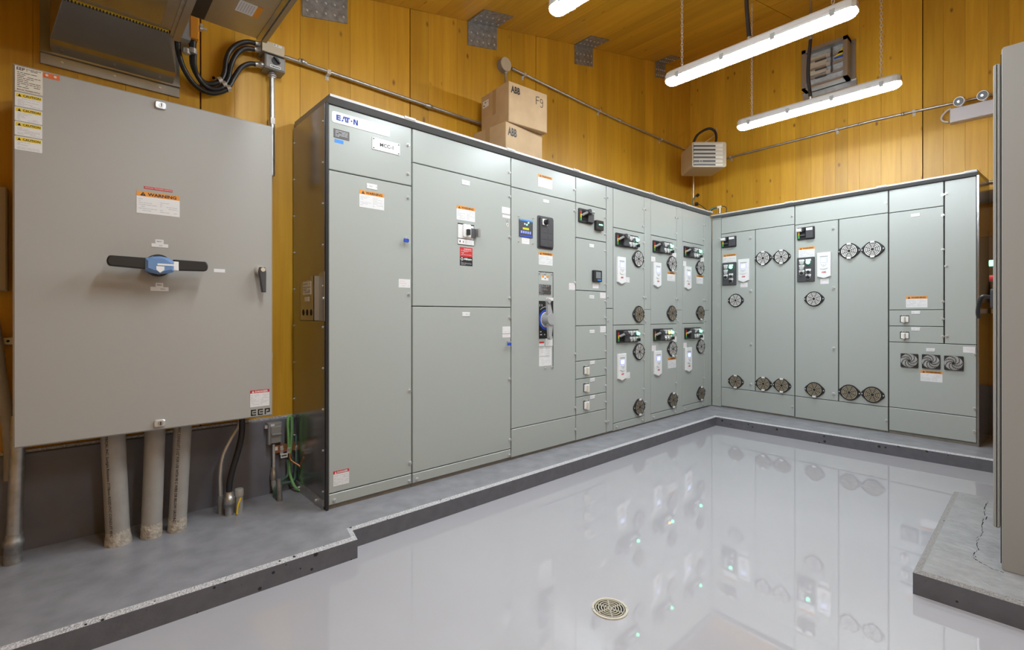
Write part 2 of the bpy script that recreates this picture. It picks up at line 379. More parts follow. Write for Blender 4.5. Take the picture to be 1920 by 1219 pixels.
# raised concrete pads with worn chamfered edges
def pad(name, pts, label, k=''):
    """counter-clockwise outline; top, chamfer band and side each with its own finish"""
    n = len(pts); g = G(); c, h = .026, .1; ins = []
    for i in range(n):
        p, a, b = V(pts[i]), V(pts[i - 1]), V(pts[(i + 1) % n])
        e0 = (p - a).normalized(); e1 = (b - p).normalized(); n0 = V((-e0.y, e0.x)); n1 = V((-e1.y, e1.x))
        ins.append(p + (n0 + n1) * (c / (1 + n0.dot(n1))))
    lo = [(x, y, 0) for x, y in pts]; mi = [(x, y, h - .009) for x, y in pts]; hi = [(p.x, p.y, h) for p in ins]
    Q = [(i, (i + 1) % n, n + (i + 1) % n, n + i) for i in range(n)]
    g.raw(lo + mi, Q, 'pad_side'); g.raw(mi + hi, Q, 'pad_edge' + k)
    g.raw(hi, [t if (V(hi[t[1]]) - V(hi[t[0]])).cross(V(hi[t[2]]) - V(hi[t[0]])).z > 0 else t[::-1] for t in tessellate_polygon([[V(p) for p in hi]])], 'pad_top' + k)
    o = g.build(name, kind='structure'); o['label'] = label; return o
PE, PW = -2.386, -2.275
pad('trim_1', [(-3.22, YF), (PW - .06, YF), (PW, 1.045), (PE, 1.07), (PE, 5.16), (1.2, 5.16), (1.2, 6.22), (-3.22, 6.22)],
    'raised grey concrete pad along the left and back walls with a worn, glint-coloured edge')
pad('trim_2', [(-.378, 2.672), (1.3, 2.672), (1.3, 4.09), (-.378, 4.09)], 'raised grey concrete pad under the tall cabinet at the right edge', '2')
crk = [PZ(x, y, .1) for x, y in ((1851, 940), (1847, 955), (1849, 968), (1842, 985), (1845, 998), (1834, 1010), (1829, 1020), (1833, 1032), (1826, 1043), (1830, 1050), (1845, 1058), (1862, 1066), (1880, 1074))]
g = G()
for a, b in zip(crk, crk[1:]):
    for t in range(3):
        p, q = a + (b - a) * (t / 3), a + (b - a) * ((t + 1) / 3); j = V((random.uniform(-.006, .006), random.uniform(-.006, .006))); w = random.uniform(.001, .0045)
        g.bar((p.x + j.x, p.y + j.y), (q.x + j.x, q.y + j.y), w, .0995, .1006, 'hole')
g.build('surface_crack', bpy.data.objects['trim_2'])

# ------------------------------------------------------------------ label helpers (flat printed pieces on a face)
def warn(f, parent, x0, y0, x1, y1, head='WARNING', hm='orange', hfrac=.23, ink='ink', d=0.0, name='warning_label', two=True):
    u0, u1, v0, v1 = f.R(x0, y0, x1, y1, d); g = G(f); D = d + .0012; hv = v1 - (v1 - v0) * hfrac
    g.box(u0, u1, v0, hv, d, D, 'white'); g.box(u0, u1, hv, v1, d, D, hm)
    w = u1 - u0; hh = v1 - hv; t0 = u0 + w * .08
    g.raw([(t0, hv + hh * .12, D + .0004), (t0 + w * .13, hv + hh * .12, D + .0004), (t0 + w * .065, v1 - hh * .1, D + .0004)], [(0, 1, 2)], ink)
    g.raw([(t0 + w * .06, hv + hh * .25, D + .0008), (t0 + w * .07, hv + hh * .25, D + .0008), (t0 + w * .07, hv + hh * .6, D + .0008), (t0 + w * .06, hv + hh * .6, D + .0008)], [(0, 1, 2, 3)], hm)
    g.text(head, u0 + w * .25, u1 - w * .08, hv + hh * .18, v1 - hh * .18, D + .0004, ink, .03)
    hb = hv - v0
    if two:
        g.greek(u0 + w * .04, u0 + w * .47, v0 + hb * .12, hv - hb * .1, 7, D + .0003, 'greyink', .28); g.greek(u0 + w * .53, u1 - w * .05, v0 + hb * .12, hv - hb * .1, 7, D + .0003, 'greyink', .28)
    else: g.greek(u0 + w * .06, u1 - w * .06, v0 + hb * .1, hv - hb * .1, 5, D + .0003, 'greyink', .3)
    return g.build(name, parent)
def paper(f, parent, x0, y0, x1, y1, ink='pinkink', rows=3, d=0.0, name='paper_label'):
    u0, u1, v0, v1 = f.R(x0, y0, x1, y1, d); g = G(f); g.box(u0, u1, v0, v1, d, d + .001, 'white'); w = u1 - u0; h = v1 - v0
    if rows: g.greek(u0 + w * .1, u1 - w * .1, v0 + h * .12, v1 - h * .12, rows, d + .0013, ink, .25)
    return g.build(name, parent)
def nametag(f, parent, x, y, w=20, h=9, d=0.0, txt=True):
    """small engraved plate with a rivet at each end, centred on (x, y)"""
    u, v = f.uv(x, y, d); w2 = abs(f.uv(x + w / 2, y)[0] - f.uv(x - w / 2, y)[0]) / 2; h2 = abs(f.uv(x, y - h / 2)[1] - f.uv(x, y + h / 2)[1]) / 2
    g = G(f); g.cbox(u - w2, u + w2, v - h2, v + h2, d, d + .003, 'white', .001)
    for k in (-1, 1): g.disc(u + k * w2 * .86, v, d + .003, d + .0045, h2 * .22, 'steel', n=8)
    g.greek(u - w2 * .55, u + w2 * .55, v - h2 * .35, v + h2 * .35, 1, d + .0034, 'greyink', .5)
    return g.build('name_tag', parent)
def screws(f, parent, pts, r=.009, d=0.0, name='latch_screw'):
    for x, y in pts:
        u, v = f.uv(x, y, d); g = G(f); g.disc(u, v, d, d + .003, r * 1.3, 'steel', n=12); g.disc(u, v, d + .003, d + .013, r, 'steel', r * .8, n=10)
        g.bar((u - r * .6, v - r * .3), (u + r * .6, v + r * .3), r * .22, d + .013, d + .0134, 'ink'); g.build(name, parent)

# ------------------------------------------------------------------ cabinet sections
def zl(f, *pts): return sum(f.uv(x, y)[1] for x, y in pts) / len(pts)
def body(f, root, u0, u1, ztop, depth, zb=.1):
    G(f).box(u0 + .001, u1 - .001, zb + .03, ztop, -depth, -.02, 'seam').build('carcass', root)
    g = G(f); g.box(u0 + .002, u1 - .002, zb, zb + .032, -depth + .03, -.012, 'base'); g.build('base_channel', root)
def door(f, root, u0, u1, v0, v1, gap=.0045, name='door', m='paint'):
    return G(f).cbox(u0 + gap, u1 - gap, v0 + gap * .6, v1 - gap * .6, -.02, 0, m, .003).build(name, root)
def hood(f, root, u0, u1, zt, depth, e0=0, e1=0, tab=True):
    """drip hood: sloping soffit, front lip, flat top, one lap tab at the joint"""
    g = G(f); a, b = u0 - e0, u1 + e1; pr = [(0.0, zt), (.042, zt + .022), (.042, zt + .036), (-depth, zt + .045), (-depth, zt)]
    n = len(pr); vs = [(u, z, d) for u in (a, b) for d, z in pr]
    g.raw(vs, [(1, 0, n, n + 1)], 'hood'); g.raw(vs, [(2, 1, n + 1, n + 2)], 'hoodlip_lit'); g.raw(vs, [(3, 2, n + 2, n + 3), (4, 3, n + 3, n + 4), (0, 4, n + 4, n), tuple(range(n)), tuple(range(2 * n - 1, n - 1, -1))], 'hood')
    o = g.build('drip_hood', root)
    if tab: G(f).cbox(b - .08, b - .001, zt + .026, zt + .041, .036, .047, 'hoodlip_lit', .002).build('lap_tab', o)
    return o

def vent(f, parent, x, y, r, dusty=False, clips=(0, 0), d=0.0, r_px=None):
    u, v = f.uv(x, y, d); g = G(f)
    pts = []
    for i in range(36):
        t = 2 * math.pi * i / 36; k = r
        cx = math.cos(t); e = max(0, (abs(cx) - .8) / .2); pts.append((u + (k + .22 * r * e ** 1.2) * cx, v + k * math.sin(t)))
    g.prism(pts, d, d + .012, 'black', .002)
    g.disc(u, v, d + .012, d + .0125, r * .88, 'filterdust' if dusty else 'filter', n=28)
    for k in (.7, .52, .34): g.ring(u, v, d + .012, d + .0145, r * k - .0022, r * k + .0022, 'black', 24)
    g.ring(u, v, d + .012, d + .015, r * .86, r * .95, 'black', 28)
    g.disc(u, v, d + .012, d + .016, r * .16, 'black', n=12)
    for i in range(4):
        t = math.radians(22 + 45 * i); g.bar((u - r * .86 * math.cos(t), v - r * .86 * math.sin(t)), (u + r * .86 * math.cos(t), v + r * .86 * math.sin(t)), .0036, d + .012, d + .0145, 'black')
    for k in (-1, 1): g.disc(u + k * r * 1.1, v, d + .012, d + .014, .006, 'steel', n=8)
    for i, k in enumerate((1, -1)):
        if clips[i]: g.box(u - .016, u + .016, v + k * r * .9 - .008, v + k * r * .9 + .008, d + .012, d + .022, 'plastic')
    return g.build('vent_grille', parent)
def fanguard(f, parent, x0, y0, x1, y1):
    u0, u1, v0, v1 = f.R(x0, y0, x1, y1); u, v = (u0 + u1) / 2, (v0 + v1) / 2; w, h = (u1 - u0) / 2, (v1 - v0) / 2; R = min(w, h) * .97; g = G(f)
    g.rbox(u - w, u + w, v - h, v + h, 0, .014, 'black', .006, 3, .002)
    g.disc(u, v, .014, .0144, R, 'filter', n=32)
    for k in range(7):
        r = R * (.22 + .12 * k); g.ring(u, v, .0142, .016, r - .0014, r + .0014, 'black', 28)
    for i in range(7):
        p = None
        for j in range(9):
            q = j / 8; t = 2 * math.pi * i / 7 + q * 1.9; c = (u + R * q * math.cos(t), v + R * q * math.sin(t))
            if p: g.bar(p, c, .0042, .0142, .017, 'black')
            p = c
    g.disc(u, v, .014, .022, R * .14, 'black', n=14)
    return g.build('fan_guard', parent)
def keypad(f, root, x0, y0, x1, ys, tipy):
    """white drive keypad with a pointed lower end"""
    u0, u1, vs_, v1 = f.R(x0, y0, x1, ys); um = (u0 + u1) / 2; vt = vs_ - (u1 - u0) * .17; w = u1 - u0; h = v1 - vs_
    if h < 1.75 * w: h = h
    k = G(f).prism([(um, vt), (u1, vs_), (u1, v1), (u0, v1), (u0, vs_)], 0, .016, 'plastic', .003).build('drive_keypad', root)
    D = .016
    G(f).box(u0 + w * .2, u1 - w * .2, v1 - h * .185, v1 - h * .15, D, D + .001, 'greyplastic').build('header_print', k)
    g = G(f); g.cbox(u0 + w * .24, u1 - w * .24, v1 - h * .43, v1 - h * .23, D, D + .002, 'lcdblue', .0005); g.box(u0 + w * .28, u1 - w * .28, v1 - h * .415, v1 - h * .245, D + .002, D + .0024, 'screen'); g.build('display', k)
    g = G(f); p0 = v1 - h * .45; p1 = v1 - h * .66
    g.prism([(um, p1 - w * .1), (u1 - w * .22, p1), (u1 - w * .22, p0), (u0 + w * .22, p0), (u0 + w * .22, p1)], D, D + .005, 'plastic', .001); g.build('button_pad', k)
    for a, b in ((0, .06), (0, -.06), (.1, 0), (-.1, 0), (-.17, .1), (.17, .1)):
        G(f).cbox(um + w * a - w * .035, um + w * a + w * .035, (p0 + p1) / 2 + w * b - w * .03, (p0 + p1) / 2 + w * b + w * .03, D + .005, D + .007, 'greyink', .0005).build('button', k)
    G(f).text('ABB', um - w * .17, um + w * .17, v1 - h * .86, v1 - h * .79, D + .0006, 'red', .035).build('logo', k)
    return k
def button(f, parent, u, v, d, w, kind):
    """legend plate with its push button or lamp below"""
    g = G(f); g.cbox(u - w * .5, u + w * .5, v + w * .18, v + w * .6, d, d + .002, 'white', .0005)
    g.greek(u - w * .35, u + w * .35, v + w * .28, v + w * .5, 1, d + .0024, 'greyink', .4)
    g.disc(u, v - w * .1, d, d + .007, w * .42, 'steel', n=16)
    m = {'s': 'steel', 'b': 'black', 'g': 'pilot', 'a': 'amber', 'o': 'black', 'r': 'glass'}[kind]
    L = {'s': .012, 'b': .018, 'g': .026, 'a': .02, 'o': .026, 'r': .018}[kind]
    g.disc(u, v - w * .1, d + .007, d + L, w * .36, m, w * .3, n=16)
    if kind == 'o': g.box(u - w * .09, u + w * .09, v - w * .45, v + w * .25, d + L, d + L + .012, 'black')
    return g.build({'g': 'pilot_light', 'a': 'pilot_light', 'o': 'selector_knob'}.get(kind, 'push_button'), parent)
def disconnect(f, root, x0, y0, x1, y1, side=True, mini=False):
    """black breaker operator: colour strip, throw handle, blank half"""
    u0, u1, v0, v1 = f.R(x0, y0, x1, y1); w, h = u1 - u0, v1 - v0
    o = G(f).rbox(u0, u1, v0, v1, 0, .014, 'black', .008, 3, .003).build('breaker_operator', root)
    um = u0 + w * .54
    g = G(f); g.cbox(um, u1 - w * .04, v0 + h * .07, v1 - h * .07, .014, .032, 'charcoal', .003)
    g.box(um + w * .03 + (0 if mini else w * .22), u1 - w * .07, v1 - h * .3, v1 - h * .1, .032, .033, 'white'); g.build('cover', o)
    g = G(f); a = u0 + w * .07; b = u0 + w * .15; z = [v0 + h * .12, v0 + h * .34, v0 + h * .58, v0 + h * .8]
    for k, mm in enumerate(('green', 'yellow', 'orange' if mini else 'red')): g.box(a, b, z[k], z[k + 1], .014, .016, mm)
    g.build('position_strip', o)
    g = G(f); g.box(b + w * .02, um - w * .03, v0 + h * .12, v1 - h * .12, .0145, .015, 'hole')
    g.build('slot', o)
    g = G(f)
    if mini:
        g.cbox(u0 + w * .02, u0 + w * .3, v1 - h * .36, v1 - h * .1, .014, .05, 'plastic', .006); g.disc(u0 + w * .4, v1 - h * .25, .014, .03, h * .1, 'black', n=12)
        g.box(b + w * .05, um - w * .06, v0 + h * .3, v0 + h * .42, .016, .022, 'charcoal')
    else:
        p0 = f.p(u0 + w * .28, v1 - h * .55, .02); p1 = f.p(u0 + w * .46, v1 - h * .2, .075)
        g2 = G(); g2.cyl(f.p(u0 + w * .2, v0 + h * .5, .015), f.p(u0 + w * .34, v1 - h * .26, .07), h * .09, 'greyplastic'); g2.cyl(f.p(u0 + w * .33, v1 - h * .25, .085), f.p(u0 + w * .36, v1 - h * .24, .045), h * .14, 'charcoal'); g2.cyl(f.p(u0 + w * .4, v1 - h * .22, .05), f.p(u0 + w * .82, v1 - h * .22, .05), h * .1, 'greyplastic')
        g2.build('handle', o); return o
    g.build('handle', o); return o
def station(f, root, x0, y0, x1, y1, kinds):
    """black plate with six legends in two rows"""
    u0, u1, v0, v1 = f.R(x0, y0, x1, y1); w, h = u1 - u0, v1 - v0
    o = G(f).rbox(u0, u1, v0, v1, 0, .016, 'black', .008, 3, .003).build('button_station', root)
    for i, k in enumerate(kinds):
        button(f, o, u0 + w * (.2 + .3 * (i % 3)), v0 + h * (.7 - .47 * (i // 3)), .016, min(w * .25, .045), k)
    return o
def breaker(f, root, x0, y0, x1, y1):
    """white feeder breaker in its cut-out: toggle towards the right"""
    u0, u1, v0, v1 = f.R(x0, y0, x1, y1); w, h = u1 - u0, v1 - v0
    o = G(f).box(u0, u1, v0, v1, -.001, .0008, 'hole').build('feeder_breaker', root)
    G(f).cbox(u0 + w * .12, u1 - w * .03, v0 + h * .05, v1 - h * .12, 0, .012, 'plastic', .002).build('breaker_face', o)
    G(f).cbox(u0 + w * .38, u0 + w * .62, v0 - h * .02, v1 - h * .2, .012, .035, 'cream', .003).build('toggle', o)
    g = G(f)
    for k in (.35, .6): g.disc(u0 + w * k, v1 + h * .02, .001, .014, h * .07, 'steel', n=8)
    g.build('lock_tab', o); return o

D1 = .53
seam1 = [615.2, 772.7, 958.3, 1079.6, 1149.8, 1220.2, 1279.6, 1329.8]
U = [MCC1.uv(x, 600)[0] for x in seam1]
F = MCC1
ZT = 2.386
cols = [('cabinet', 'section'), ]
sec = []
lab = ['tall grey-green cabinet at the near left end, with the white MCC-1 plate',
       'widest grey-green cabinet, two stacked doors and a red and black sticker',
       'grey-green cabinet with a blue display and a long inset strip holding a large lever',
       'grey-green cabinet split into small doors with three white feeder breakers stacked low down',
       'first of the three matching drive cabinets in the long row, beside the small-door cabinet',
       'middle one of the three matching drive cabinets, the only one with an amber lamp',
       'last drive cabinet of the long row, hard against the inner corner']
for i in range(7):
    r = thing('electrical_cabinet', lab[i], 'cabinet', F.p((U[i] + U[i + 1]) / 2, .1, -.25), 'cabinets of the long row')
    sec.append(r); body(F, r, U[i], U[i + 1], ZT, D1)
    hood(F, r, U[i], U[i + 1], ZT, D1, e0=.006 if i == 0 else 0)
def drs(i, u0, u1, zs, names=None):
    out = []
    for k in range(len(zs) - 1): out.append(door(F, sec[i], u0, u1, zs[k + 1], zs[k], name=(names[k] if names else 'door')))
    return out
# --- section 1
r = sec[0]; z1 = zl(F, (614.7, 317.3), (724, 339.5)); z2 = zl(F, (619.5, 925.7), (772.7, 888.7)); z3 = zl(F, (619.5, 946.3), (772.7, 909.5))
d = drs(0, U[0], U[1], [ZT - .004, z1, z2, z3], ['top_panel', 'door', 'kick_strip'])
G(F).box(U[0] - .012, U[0] + .002, .1, ZT, -D1, .002, 'black').build('corner_post', r)
e = G(F).box(U[0] - .014, U[0] - .012, .12, ZT, -D1, -.02, 'side').build('side_sheet', r, 'dark reflective sheet steel side')
for k in range(10):
    for dd in (-.035, -D1 + .02):
        z = .2 + k * .232; G().cyl(F.p(U[0] - .014, z, dd), F.p(U[0] - .02, z, dd), .006, 'steel', 8).build('screw', e)
b = G(F).box(U[0] - .02, U[0] - .014, .1, .155, -D1, -.03, 'galv').build('side_base_strip', r)
for dd in (-.12, -.4): G().cyl(F.p(U[0] - .02, .13, dd), F.p(U[0] - .03, .13, dd), .008, 'steel', 8).build('bolt', b)
u0, u1, v0, v1 = F.R(622, 207, 730.8, 256); g = G(F)
q = F.uv(622.8, 228.7)[1]; g.rbox(u0, u1, q, v1, 0, .0025, 'white', .012, 3, .0005)
lg = g.build('logo_plate', d[0]); w = u1 - u0; h = v1 - q
a0 = u0 + w * .07; lw = w * .07; y0, y1 = q + h * .27, q + h * .75; D = .0031; g = G(F)
def rect(g, a, b, c, e, D, m): g.raw([(a, c, D), (b, c, D), (b, e, D), (a, e, D)], [(0, 1, 2, 3)], m)
hh = y1 - y0; x = a0
rect(g, x, x + lw * .38, y0, y1, D, 'blueink')
for k in (0, .38, .76): rect(g, x + lw * .38, x + lw, y0 + hh * k, y0 + hh * (k + .24), D, 'blueink')
x = a0 + lw * 1.15; g.raw([(x, y0, D), (x + lw * .36, y0, D), (x + lw * .55, y0 + hh * .34, D), (x + lw * .22, y0 + hh * .34, D)], [(0, 1, 2, 3)], 'blueink')
g.raw([(x + lw * .3, y0 + hh * .48, D), (x + lw * .62, y0 + hh * .48, D), (x + lw * .78, y1, D), (x + lw * .5, y1, D)], [(0, 1, 2, 3)], 'blueink')
g.raw([(x + lw * .95, y0, D), (x + lw * 1.3, y0, D), (x + lw * .98, y1, D), (x + lw * .72, y1, D)], [(0, 1, 2, 3)], 'blueink')
x = a0 + lw * 2.1; rect(g, x, x + lw * 1.05, y1 - hh * .26, y1, D, 'blueink'); rect(g, x + lw * .34, x + lw * .7, y0, y1 - hh * .26, D, 'blueink')
cx = a0 + lw * 3.55; n = 14; g.raw([(cx + lw * .19 * math.cos(2 * math.pi * k / n), (y0 + y1) / 2 + lw * .19 * math.sin(2 * math.pi * k / n), D) for k in range(n)], [tuple(range(n))], 'blueink')
x = a0 + lw * 4.0; rect(g, x, x + lw * .32, y0, y1, D, 'blueink'); rect(g, x + lw * .78, x + lw * 1.1, y0, y1, D, 'blueink')
g.raw([(x + lw * .1, y1, D), (x + lw * .42, y1, D), (x + lw * 1.0, y0, D), (x + lw * .7, y0, D)], [(3, 2, 1, 0)], 'blueink')
g.build('logo_print', r)
u0, u1, v0, v1 = F.R(625.4, 240.5, 655, 264.6); g = G(F); g.cbox(u0, u1, v0, v1, 0, .002, 'darkplate', .0005); g.greek(u0 + .01, u1 - .01, v0 + .006, v1 - .006, 5, .0024, 'greyink', .35); g.build('rating_plate', d[0])
u0, u1, v0, v1 = F.R(627.2, 260, 643.9, 270.8); G(F).box(u0, u1, v0, v1, 0, .0008, 'tape').build('blue_sticker', d[0])
u0, u1, v0, v1 = F.R(697.4, 256.7, 749.4, 292.2); g = G(F); g.cbox(u0, u1, v0, v1, 0, .004, 'white', .001); w, h = u1 - u0, v1 - v0
g.text('MCC-1', u0 + w * .27, u1 - w * .25, v0 + h * .36, v0 + h * .66, .0046, 'ink', .012)
for a in (.05, .95):
    for b in (.12, .88): g.disc(u0 + w * a, v0 + h * b, .004, .0055, .004, 'ink', n=8)
g.build('name_plate', d[0])
screws(F, d[0], [(765, 272.3), (765, 326.2)]); screws(F, d[1], [(765, 370.6), (766.4, 552), (767.8, 732.3), (768.5, 867.7)]); screws(F, d[2], [(626.8, 938), (767.4, 902.2)])
nametag(F, d[1], 697, 350, 20, 10); warn(F, d[1], 673.7, 355.7, 720.2, 395)
paper(F, d[1], 747.4, 522.9, 769, 540); warn(F, d[1], 624.8, 884.6, 654.4, 905.6, 'DANGER', 'red', .2, 'white', name='danger_label')
def key(f, parent, x, y):
    u, v = f.uv(x, y); g = G(f); g.disc(u + .008, v + .012, 0, .012, .011, 'steel', n=12); g.box(u + .005, u + .011, v - .004, v + .014, .012, .03, 'steel'); g.build('key_lock', parent)
    G(f).rbox(u - .02, u + .014, v - .016, v + .006, .022, .03, 'keyblue', .006, 3, .001).build('key', parent)
key(F, d[1], 758.8, 450.5)
# document pocket on the end side
SF = Face(F.p(U[0] - .014, 0, 0), (1, 0, 0))      # the end side: faces the camera's left
ur = SF.uv(598, 560, .003)[0]; dd = .01
while dd < .15 and SF.uv(589, 560, dd)[0] < ur: dd += .002
z0, z1_ = SF.uv(589, 602, dd)[1], SF.uv(589, 517, dd)[1]; ul = SF.uv(562.5, 560, dd)[0]
pk = G(SF).prism([(ul, z0), (ur, z0), (ur, z1_), (ul + (ur - ul) * .75, z1_), (ul + (ur - ul) * .72, z1_ - .02), (ul, z1_ - .02)], dd - .003, dd, 'sheet_m').build('document_pocket', r)
g = G(SF); g.box(ur - .003, ur, z0, z1_, 0, dd, 'sheet_m'); g.box(ul, ul + .003, z0, z1_ - .03, 0, dd, 'sheet_m'); g.box(ul, ur, z0, z0 + .003, 0, dd, 'sheet_m'); g.build('pocket_sides', pk)
ue = SF.uv(609.5, 560)[0]; g = G(SF); g.box(ur, ue, z0, z1_ + .02, 0, .003, 'sheet_m'); g.disc((ur + ue) / 2 + .03, (z0 + z1_) / 2, .003, .01, .008, 'steel', n=10); g.build('pocket_flange', pk)
q = SF.R(568, 529, 583.3, 552, dd); g = G(SF); g.box(*q, dd, dd + .001, 'cream'); g.greek(q[0] + .01, q[1] - .01, q[2] + .01, q[3] - .01, 6, dd + .0013, 'ink', .3); g.build('pocket_label', pk)
q = SF.R(571.5, 557, 579.5, 565, dd); G(SF).box(*q, dd, dd + .001, 'cream').build('pocket_label', pk)
for x in (569, 576, 583.5):
    q = SF.uv(x, 586, dd); G(SF).disc(q[0], q[1], dd, dd + .0006, .019, 'hole', n=14).build('knockout', pk)
# --- section 2
r = sec[1]; zs = [ZT - .004, zl(F, (772.6, 304.7), (956, 347.8)), zl(F, (772.6, 573.9), (957, 577)), zl(F, (774, 886.7), (958.7, 842.6)), zl(F, (774, 907.3), (958.7, 858))]
d = drs(1, U[1], U[2], zs, ['top_panel', 'upper_door', 'lower_door', 'kick_strip'])
nametag(F, d[1], 873, 342.8, 15, 9); nametag(F, d[2], 873.6, 589.3, 15, 8)
warn(F, d[1], 856, 384.3, 890.4, 417)
u0, u1, v0, v1 = F.R(858.1, 417.7, 889, 461.9); w, h = u1 - u0, v1 - v0
bk = G(F).box(u0, u1, v0, v1, -.001, .0008, 'hole').build('main_breaker', r)
G(F).cbox(u0, u1 - w * .05, v0 + h * .3, v1 - h * .06, .0005, .006, 'plastic', .001).build('upper_plate', bk)
g = G(F); g.cbox(u0, u1 - w * .04, v0 + h * .02, v0 + h * .27, .0005, .006, 'plastic', .001); g.box(u0 + w * .08, u0 + w * .13, v0 + h * .1, v0 + h * .2, .006, .007, 'ink'); g.box(u0 + w * .28, u0 + w * .32, v0 + h * .1, v0 + h * .18, .006, .007, 'red'); g.greek(u0 + w * .4, u1 - w * .1, v0 + h * .05, v0 + h * .2, 4, .0065, 'greyink', .3); g.build('trip_unit', bk)
G(F).rbox(u0 + w * .26, u0 + w * .72, v0 + h * .36, v1 - h * .03, .006, .02, 'plastic', .008, 3, .003).build('toggle_bezel', bk)
G(F).cbox(u0 + w * .42, u0 + w * .56, v0 + h * .46, v0 + h * .72, .02, .045, 'black', .003).build('toggle', bk)
g = G(F); g.box(u0 + w * .74, u1 + w * .02, v0 + h * .38, v1 - h * .18, .006, .014, 'glass'); g.box(u1 - w * .02, u1 + w * .14, v0 + h * .42, v1 - h * .2, .012, .05, 'galv'); g.build('lock_off_clip', bk)
u0, u1, v0, v1 = F.R(862.2, 462.8, 885.7, 499.5); vm = v0 + (v1 - v0) * .48; g = G(F); g.box(u0, u1, v0, vm, 0, .001, 'ink'); g.box(u0, u1, vm, v1, 0, .001, 'red'); w = u1 - u0; h = v1 - v0
g.text('WARNING', u0 + w * .3, u1 - w * .1, v1 - h * .13, v1 - h * .06, .0013, 'white', .02); g.greek(u0 + w * .08, u1 - w * .08, vm + h * .03, v1 - h * .15, 6, .0013, 'white', .3)
g.text('Alkam', u0 + w * .3, u1 - w * .06, v0 + h * .31, v0 + h * .43, .0013, 'white', .04); g.ring(u0 + w * .16, v0 + h * .36, .0012, .0014, w * .06, w * .1, 'white', 14); g.greek(u0 + w * .08, u1 - w * .08, v0 + h * .03, v0 + h * .22, 4, .0013, 'greyink', .3)
g.build('sticker', d[1])
paper(F, d[1], 941, 387.2, 956.3, 402); paper(F, d[1], 942, 402.2, 956.3, 410, rows=2)
paper(F, d[2], 942.1, 612.4, 956.8, 625); paper(F, d[2], 942.1, 627, 956.8, 632.5, rows=2); key(F, d[2], 951.4, 643.7)
u, v = F.uv(951, 413); g = G(F); g.ring(u, v, 0, .003, .008, .013, 'steel', 12); g.ring(u, v - .035, 0, .003, .008, .013, 'cream', 12); g.build('key_hole', d[1])
screws(F, d[0], [(954.5, 323.7)]); screws(F, d[1], [(955, 368.5), (955, 444.6), (955.2, 559)]); screws(F, d[2], [(955, 595.5), (955, 710.6), (955.3, 824.3)]); screws(F, d[3], [(781.6, 898.4), (954.9, 853)])
# --- section 3
r = sec[2]; zs = [ZT - .004, zl(F, (959, 350), (1078, 379)), zl(F, (960.7, 802.5), (1079.7, 781)), zl(F, (960.7, 857), (1079.7, 827.4))]
d = drs(2, U[2], U[3], zs, ['top_panel', 'door', 'bottom_panel'])
warn(F, d[0], 1009, 325.8, 1035.4, 356); nametag(F, d[1], 1023.6, 377.5, 11, 6); warn(F, d[1], 1010, 472, 1036, 498.6)
u0, u1, v0, v1 = F.R(973, 410.3, 998.2, 446.7); w, h = u1 - u0, v1 - v0
dp = G(F).cbox(u0, u1, v0, v1, 0, .006, 'charcoal', .001).build('relay_display', r)
G(F).box(u0, u1, v1 - h * .08, v1, .006, .0066, 'tape').build('header_print', dp); G(F).box(u0, u1, v0, v0 + h * .08, .006, .0066, 'keyblue').build('footer_print', dp)
G(F).box(u0 + w * .24, u1 - w * .3, v0 + h * .42, v0 + h * .54, .006, .007, 'lcdy').build('display', dp)
for k in range(5): G(F).cbox(u0 + w * (.1 + .16 * k), u0 + w * (.2 + .16 * k), v0 + h * .2, v0 + h * .34, .006, .008, 'lcdblue', .0008).build('button', dp)
for a, b, mm in ((.38, .75, 'screen'), (.66, .85, 'pilot'), (.54, .72, 'pilot')): G(F).disc(u0 + w * a, v0 + h * b, .006, .009, .006, mm, n=10).build('status_light', dp)
paper(F, d[1], 978.2, 445.5, 992.5, 458.7, rows=4); screws(F, d[1], [(971.8, 405), (999, 409.8), (972, 453), (999.2, 457)], .004, name='screw')
u0, u1, v0, v1 = F.R(1007.2, 403.6, 1036.3, 469); w, h = u1 - u0, v1 - v0
kp = G(F).rbox(u0, u1, v0, v1, 0, .008, 'charcoal', .012, 4, .002).build('knob_panel', r)
G(F).rbox(u0 + w * .1, u1 - w * .06, v0 + h * .05, v1 - h * .04, .008, .022, 'charcoal', .01, 4, .003).build('raised_cover', kp)
for a in (.3, .7):
    for b in (.15, .35, .55): G(F).cbox(u0 + w * a - w * .14, u0 + w * a + w * .14, v0 + h * b - h * .07, v0 + h * b + h * .07, .022, .0235, 'charcoal', .0012).build('blank', kp)
G(F).rbox(u0 + w * .2, u0 + w * .52, v1 - h * .29, v1 - h * .1, .022, .03, 'plastic', .006, 3, .002).build('knob_plate', kp)
g = G(F); g.disc(u0 + w * .37, v1 - h * .2, .03, .05, w * .13, 'black', w * .11, n=16); g.box(u0 + w * .34, u0 + w * .4, v1 - h * .27, v1 - h * .13, .05, .06, 'black'); g.build('selector_knob', kp)
